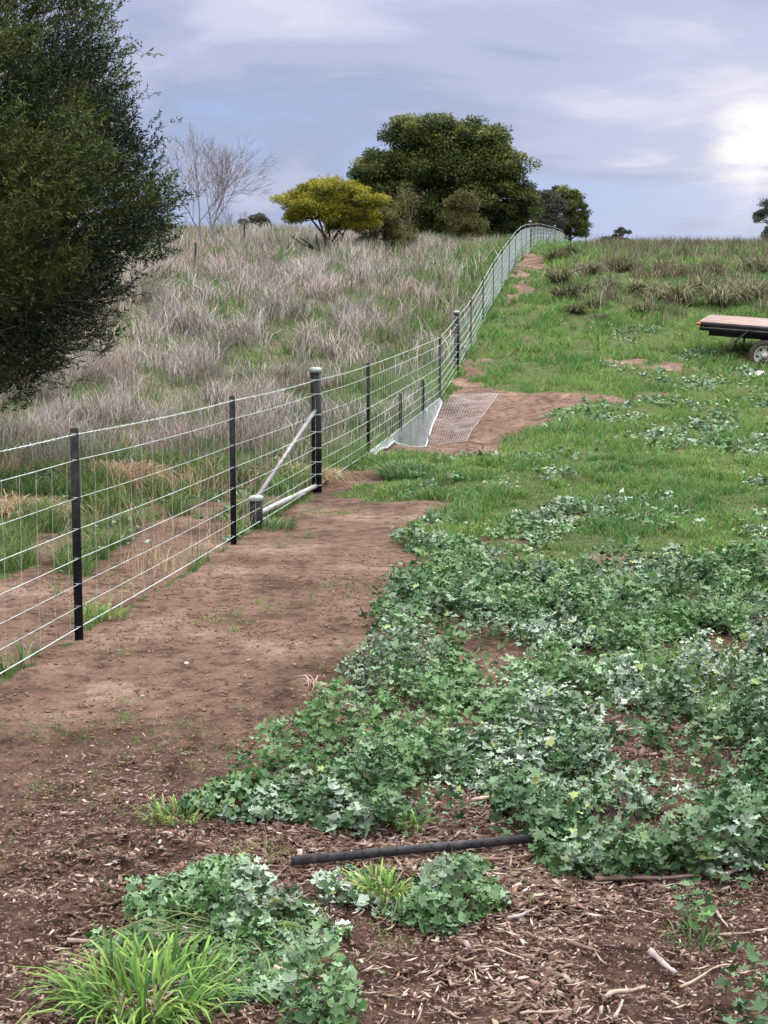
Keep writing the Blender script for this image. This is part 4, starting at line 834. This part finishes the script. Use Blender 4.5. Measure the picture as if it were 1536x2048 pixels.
tree_px('distant_tree', 1560, 150, [(1530, 440, 22, 20, 0), (1560, 425, 40, 30, .5), (1555, 480, 32, 26, 0)], .2, 16000, FARG, 'pale distant tree cut by the right edge on the skyline', stems=3, nb=120, rtip=.025)
tree_px('distant_bush', 1480, 155, [(1480, 493, 16, 6, 0)], .18, 1500, FARG, 'tiny bush on the skyline near the right edge', cat='bush', stems=2, nb=20, rtip=.02)

# bare tree
def bare(name, base, H, stems, label, off=.16, col=(.20, .16, .17), lv=5, sp=.55, r0=.06, cat='bare tree', lean=None):
    e = empty(name, base, label, cat); segs = []
    def rec(p, d, ln, r, l):
        n = 4; P = [p]; dd = d.copy()
        for i in range(n): dd = unit(dd + rng.normal(0, .07, 3) + np.array([0, 0, .035])); P.append(P[-1] + dd * ln / n)
        segs.append((np.array(P), np.linspace(r, r * .62, n + 1), l))
        if l >= lv: return
        k = 3 if l < 2 else 2 + (rng.random() < .45)
        for i in range(k):
            a = rng.random() * 6.28 + i * 2.4; ax = unit(np.cross(dd, rng.normal(size=3))); t = .35 + .65 * (i + 1) / k; q = P[max(1, min(n, int(round(t * n))))]
            rec(q, unit(dd + ax * sp * (.7 + .6 * rng.random())), ln * (.62 + .2 * rng.random()), r * .58, l + 1)
        rec(P[-1], dd, ln * .75, r * .62, l + 1)
    for sx in stems: rec(np.array(base) + [sx * off, 0, -.1], unit(np.array([sx * .16 * (lean or 1), rng.normal(0, .05), 1.0])), H * .33, r0, 0)
    T_ = Acc(); B_ = Acc()
    for P, rr, l in segs: (T_ if l == 0 else B_).tube(P, np.maximum(rr * .8, .005), 5, col, False)
    T_.build('trunk', M_bark, e); B_.build('branches', M_bark, e)
bare('bare_tree', at(412, 63), 4.7, (-1, 1), 'leafless grey tree with two trunks on the left crest', lv=5, sp=.74, col=(.25, .235, .25), r0=.055)
bare('bare_shrub', at(458, 73), 1.9, (-2, 0, 2), 'faint leafless shrub right of the two trunked bare tree', lv=3, r0=.012, cat='bare shrub', lean=3, off=.003)
p = at(640, 60); a_ = Acc(); k = 60 / F
for pts in ([(640, 500), (622, 485), (600, 470)], [(632, 492), (606, 484), (585, 468)], [(640, 500), (634, 480), (632, 462)]):
    a_.tube([p + [(x - 640) * k, 0, (500 - y) * k] for x, y in pts], [.05, .04, .025], 6, (.03, .022, .02))
tag(a_.build('fallen_branch', M_bark), 'charred dark fallen branch in the grass left of the wattle trunk', 'branch')

# ------------------------------------------------------------------ flat-bed trailer at the right edge
c0 = np.array([(1390 - 768) / F * 34.6, 34.6, 0]); c0[2] = CZ + (660 - 643) / F * 34.6
e1 = unit(np.array([1.66, -.60, -.137])); e2 = np.array([.62, 1.75, .17]); e2 = unit(e2 - e1 * np.dot(e1, e2)); e3 = np.cross(e1, e2)
MT = np.column_stack([e1, e2, e3]); TL, TWd = 3.3, 1.85
def tp(x, y, z): return c0 + e1 * x + e2 * y + e3 * z
gz_ = tp(1.55, .1, 0); gg = float(terrain(gz_[0], gz_[1]))
tr = empty('flatbed_trailer', (gz_[0], gz_[1], gg), 'black framed flat bed trailer with worn pink brown deck parked on the slope', 'trailer')
def tbox(a_, x0, x1, y0, y1, z0, z1): a_.box(tp((x0 + x1) / 2, (y0 + y1) / 2, (z0 + z1) / 2), (x1 - x0, y1 - y0, z1 - z0), MT)
a_ = Acc()
nb_ = 9
for i in range(nb_): y0 = .04 + i * (TWd - .08) / nb_; tbox(a_, .03, TL - .03, y0, y0 + (TWd - .08) / nb_ - .006, -.02, .004 + .003 * (i % 3))
a_.build('deck', M_deck, tr)
a_ = Acc(); tbox(a_, 0, TL, 0, .038, -.085, 0); tbox(a_, 0, TL, TWd - .038, TWd, -.085, 0); tbox(a_, 0, .028, .04, TWd - .04, -.085, -.002); tbox(a_, TL - .028, TL, .04, TWd - .04, -.085, -.002); a_.build('deck_edge', M_frame, tr)
a_ = Acc(); tbox(a_, .06, TL - .06, .03, .06, -.135, -.115); tbox(a_, .06, TL - .06, TWd - .06, TWd - .03, -.135, -.115)
for x in np.arange(.12, TL - .1, .32): tbox(a_, x, x + .03, .032, .058, -.115, -.085)
a_.build('tie_rail', M_pipe, tr)
a_ = Acc(); tbox(a_, .06, TL - .1, .07, TWd - .07, -.20, -.09); tbox(a_, .22, TL - .1, .36, .44, -.33, -.20); tbox(a_, .22, TL - .1, TWd - .44, TWd - .36, -.33, -.20); tbox(a_, .22, .28, .36, TWd - .36, -.33, -.205); a_.build('chassis', M_frame, tr)
for y in (-.012, TWd - .02): a_ = Acc(); tbox(a_, -.014, .075, y, y + .032, -.07, -.012); a_.build('side_marker', M_orange, tr)
for q in (.12, TWd - .3): a_ = Acc(); tbox(a_, .03, .06, q, q + .18, -.19, -.13); a_.build('tail_light', M_red, tr)
a_ = Acc(); a_.tube([tp(TL - .2, TWd / 2 - .5, -.27), tp(TL + 1.1, TWd / 2, -.27)], .035, 8); a_.tube([tp(TL - .2, TWd / 2 + .5, -.27), tp(TL + 1.1, TWd / 2, -.27)], .035, 8); a_.build('drawbar', M_frame, tr)
WR = .345; zc_ = -.075 - WR - .235 + .0; WX = 1.53
def wheel(x, y, sgn):
    ctr = tp(x, y, -.655); e = bpy.data.objects.new('wheel', None); C.objects.link(e); e.parent = tr; e.location = ctr - np.array(tr.location)
    prof = [(WR - .12, -.085), (WR - .09, -.1), (WR - .035, -.098), (WR - .008, -.075), (WR, -.04), (WR, .04), (WR - .008, .075), (WR - .035, .098), (WR - .09, .1), (WR - .12, .085)]
    def lathe(prof, n=36, closed=False):
        V = []
        for r_, y_ in prof:
            for k in range(n): t = 2 * math.pi * k / n; V.append(ctr + e1 * r_ * math.cos(t) + e3 * r_ * math.sin(t) + e2 * y_)
        m_ = len(prof); Q = [(i * n + k, i * n + (k + 1) % n, (i + 1) % m_ * n + (k + 1) % n, (i + 1) % m_ * n + k) for i in range(m_ if closed else m_ - 1) for k in range(n)]
        return V, Q
    a_ = Acc(); V, Q = lathe(prof, closed=True); a_.add(V, [Q])
    for k in range(28):
        t = 2 * math.pi * k / 28; u = e1 * math.cos(t) + e3 * math.sin(t); a_.box(ctr + u * (WR + .001), (.012, .15, .03), np.column_stack([u, e2, np.cross(u, e2)]))
    a_.build('tyre', M_tyre, e)
    f = -sgn * .075; rr = WR - .115; a_ = Acc()
    V, Q = lathe([(rr, f * 1.15), (rr - .018, f * 1.2), (rr - .03, f * .8), (rr - .045, f * .45), (rr - .03, -f)]); a_.add(V, [Q])
    # dished disc with oval openings
    nseg = 60; ri, ro, rs = .055, rr - .044, []
    hub = lathe([(.0001, f * .95), (.055, f * .95), (.062, f * .6), (.10, f * .35)], 30); a_.add(*[hub[0], [hub[1]]])
    for k in range(6):
        t0 = 2 * math.pi * (k + .28) / 6; t1 = 2 * math.pi * (k + .98 + .0) / 6; g = []
        for t in np.linspace(t0, t1, 7):
            u = e1 * math.cos(t) + e3 * math.sin(t); g.append((ctr + u * .10 + e2 * f * .35, ctr + u * (ro + .004) + e2 * f * .5))
        V = [p_ for a__ in g for p_ in a__]; a_.add(V, [[(2 * i, 2 * i + 1, 2 * i + 3, 2 * i + 2) for i in range(6)]])
        th0 = 2 * math.pi * (k - .02) / 6; th1 = 2 * math.pi * (k + .28) / 6; g = []
        for t in np.linspace(th0, th1, 4):
            u = e1 * math.cos(t) + e3 * math.sin(t); g.append((ctr + u * .10 + e2 * f * .35, ctr + u * (.125) + e2 * f * .4))
        V = [p_ for a__ in g for p_ in a__]; a_.add(V, [[(2 * i, 2 * i + 1, 2 * i + 3, 2 * i + 2) for i in range(3)]])
    a_.build('rim', M_rim, e)
    for k in range(6): a_ = Acc(); t = 2 * math.pi * k / 6; u = e1 * math.cos(t) + e3 * math.sin(t); q = ctr + u * .075; a_.tube([q + e2 * f * .4, q + e2 * f * .85], .009, 6); a_.build('wheel_nut', M_frame, e)
    a_ = Acc(); V, Q = lathe([(.0001, 0), (rr - .03, 0)], 30); a_.add(V, [Q]); a_.build('brake_drum', M_frame, e)
for x in (WX,):
    wheel(x, .10, 1); wheel(x, TWd - .10, -1)
a_ = Acc(); a_.tube([tp(WX, .12, -.655), tp(WX, TWd - .12, -.655)], .03, 8); a_.build('axle', M_frame, tr)
for y in (.05, TWd - .05):                       # folded steel mudguard carrier with flap
    a_ = Acc(); G_ = [(1.12, -.10), (.86, -.37), (.84, -.56)]
    a_.tube([tp(1.14, y, -.12), tp(.885, y, -.36), tp(.85, y, -.42), tp(.845, y, -.58)], .024, 6); tbox(a_, .835, .86, y - .03, y + .15, -.60, -.37)
    a_.tube([tp(1.14, y, -.12), tp(2.1, y, -.12), tp(2.4, y, -.42)], .018, 6); a_.build('mudguard', M_frame, tr)
# white scrap by the trailer
p = hit(1512, 757); a_ = Acc(); V = []
for i in range(6):
    for j in range(4): V.append(p + [i * .06 - .15, j * .05 - .07, .05 + .05 * math.sin(i * 1.4 + j) + .02 * rng.random() + i * .012])
a_.add(V, [[(i * 4 + j, i * 4 + j + 1, i * 4 + j + 5, i * 4 + j + 4) for i in range(5) for j in range(3)]])
o = a_.build('white_scrap', M_stone); tag(o, 'crumpled white scrap lying in the weeds in front of the trailer wheel', 'scrap'); o.modifiers.new('t', 'SOLIDIFY').thickness = .004
for q in ((390, 50.5), (488, 63), (415, 72), (662, 62), (880, 86), (925, 70), (1082, 118), (1140, 122), (1240, 175), (515, 120), (1560, 150)):
    b = at(*q); print('base', q, 'py', round(float(proj(*b)[1])))
print('faces', sum(len(m.polygons) for m in bpy.data.meshes))
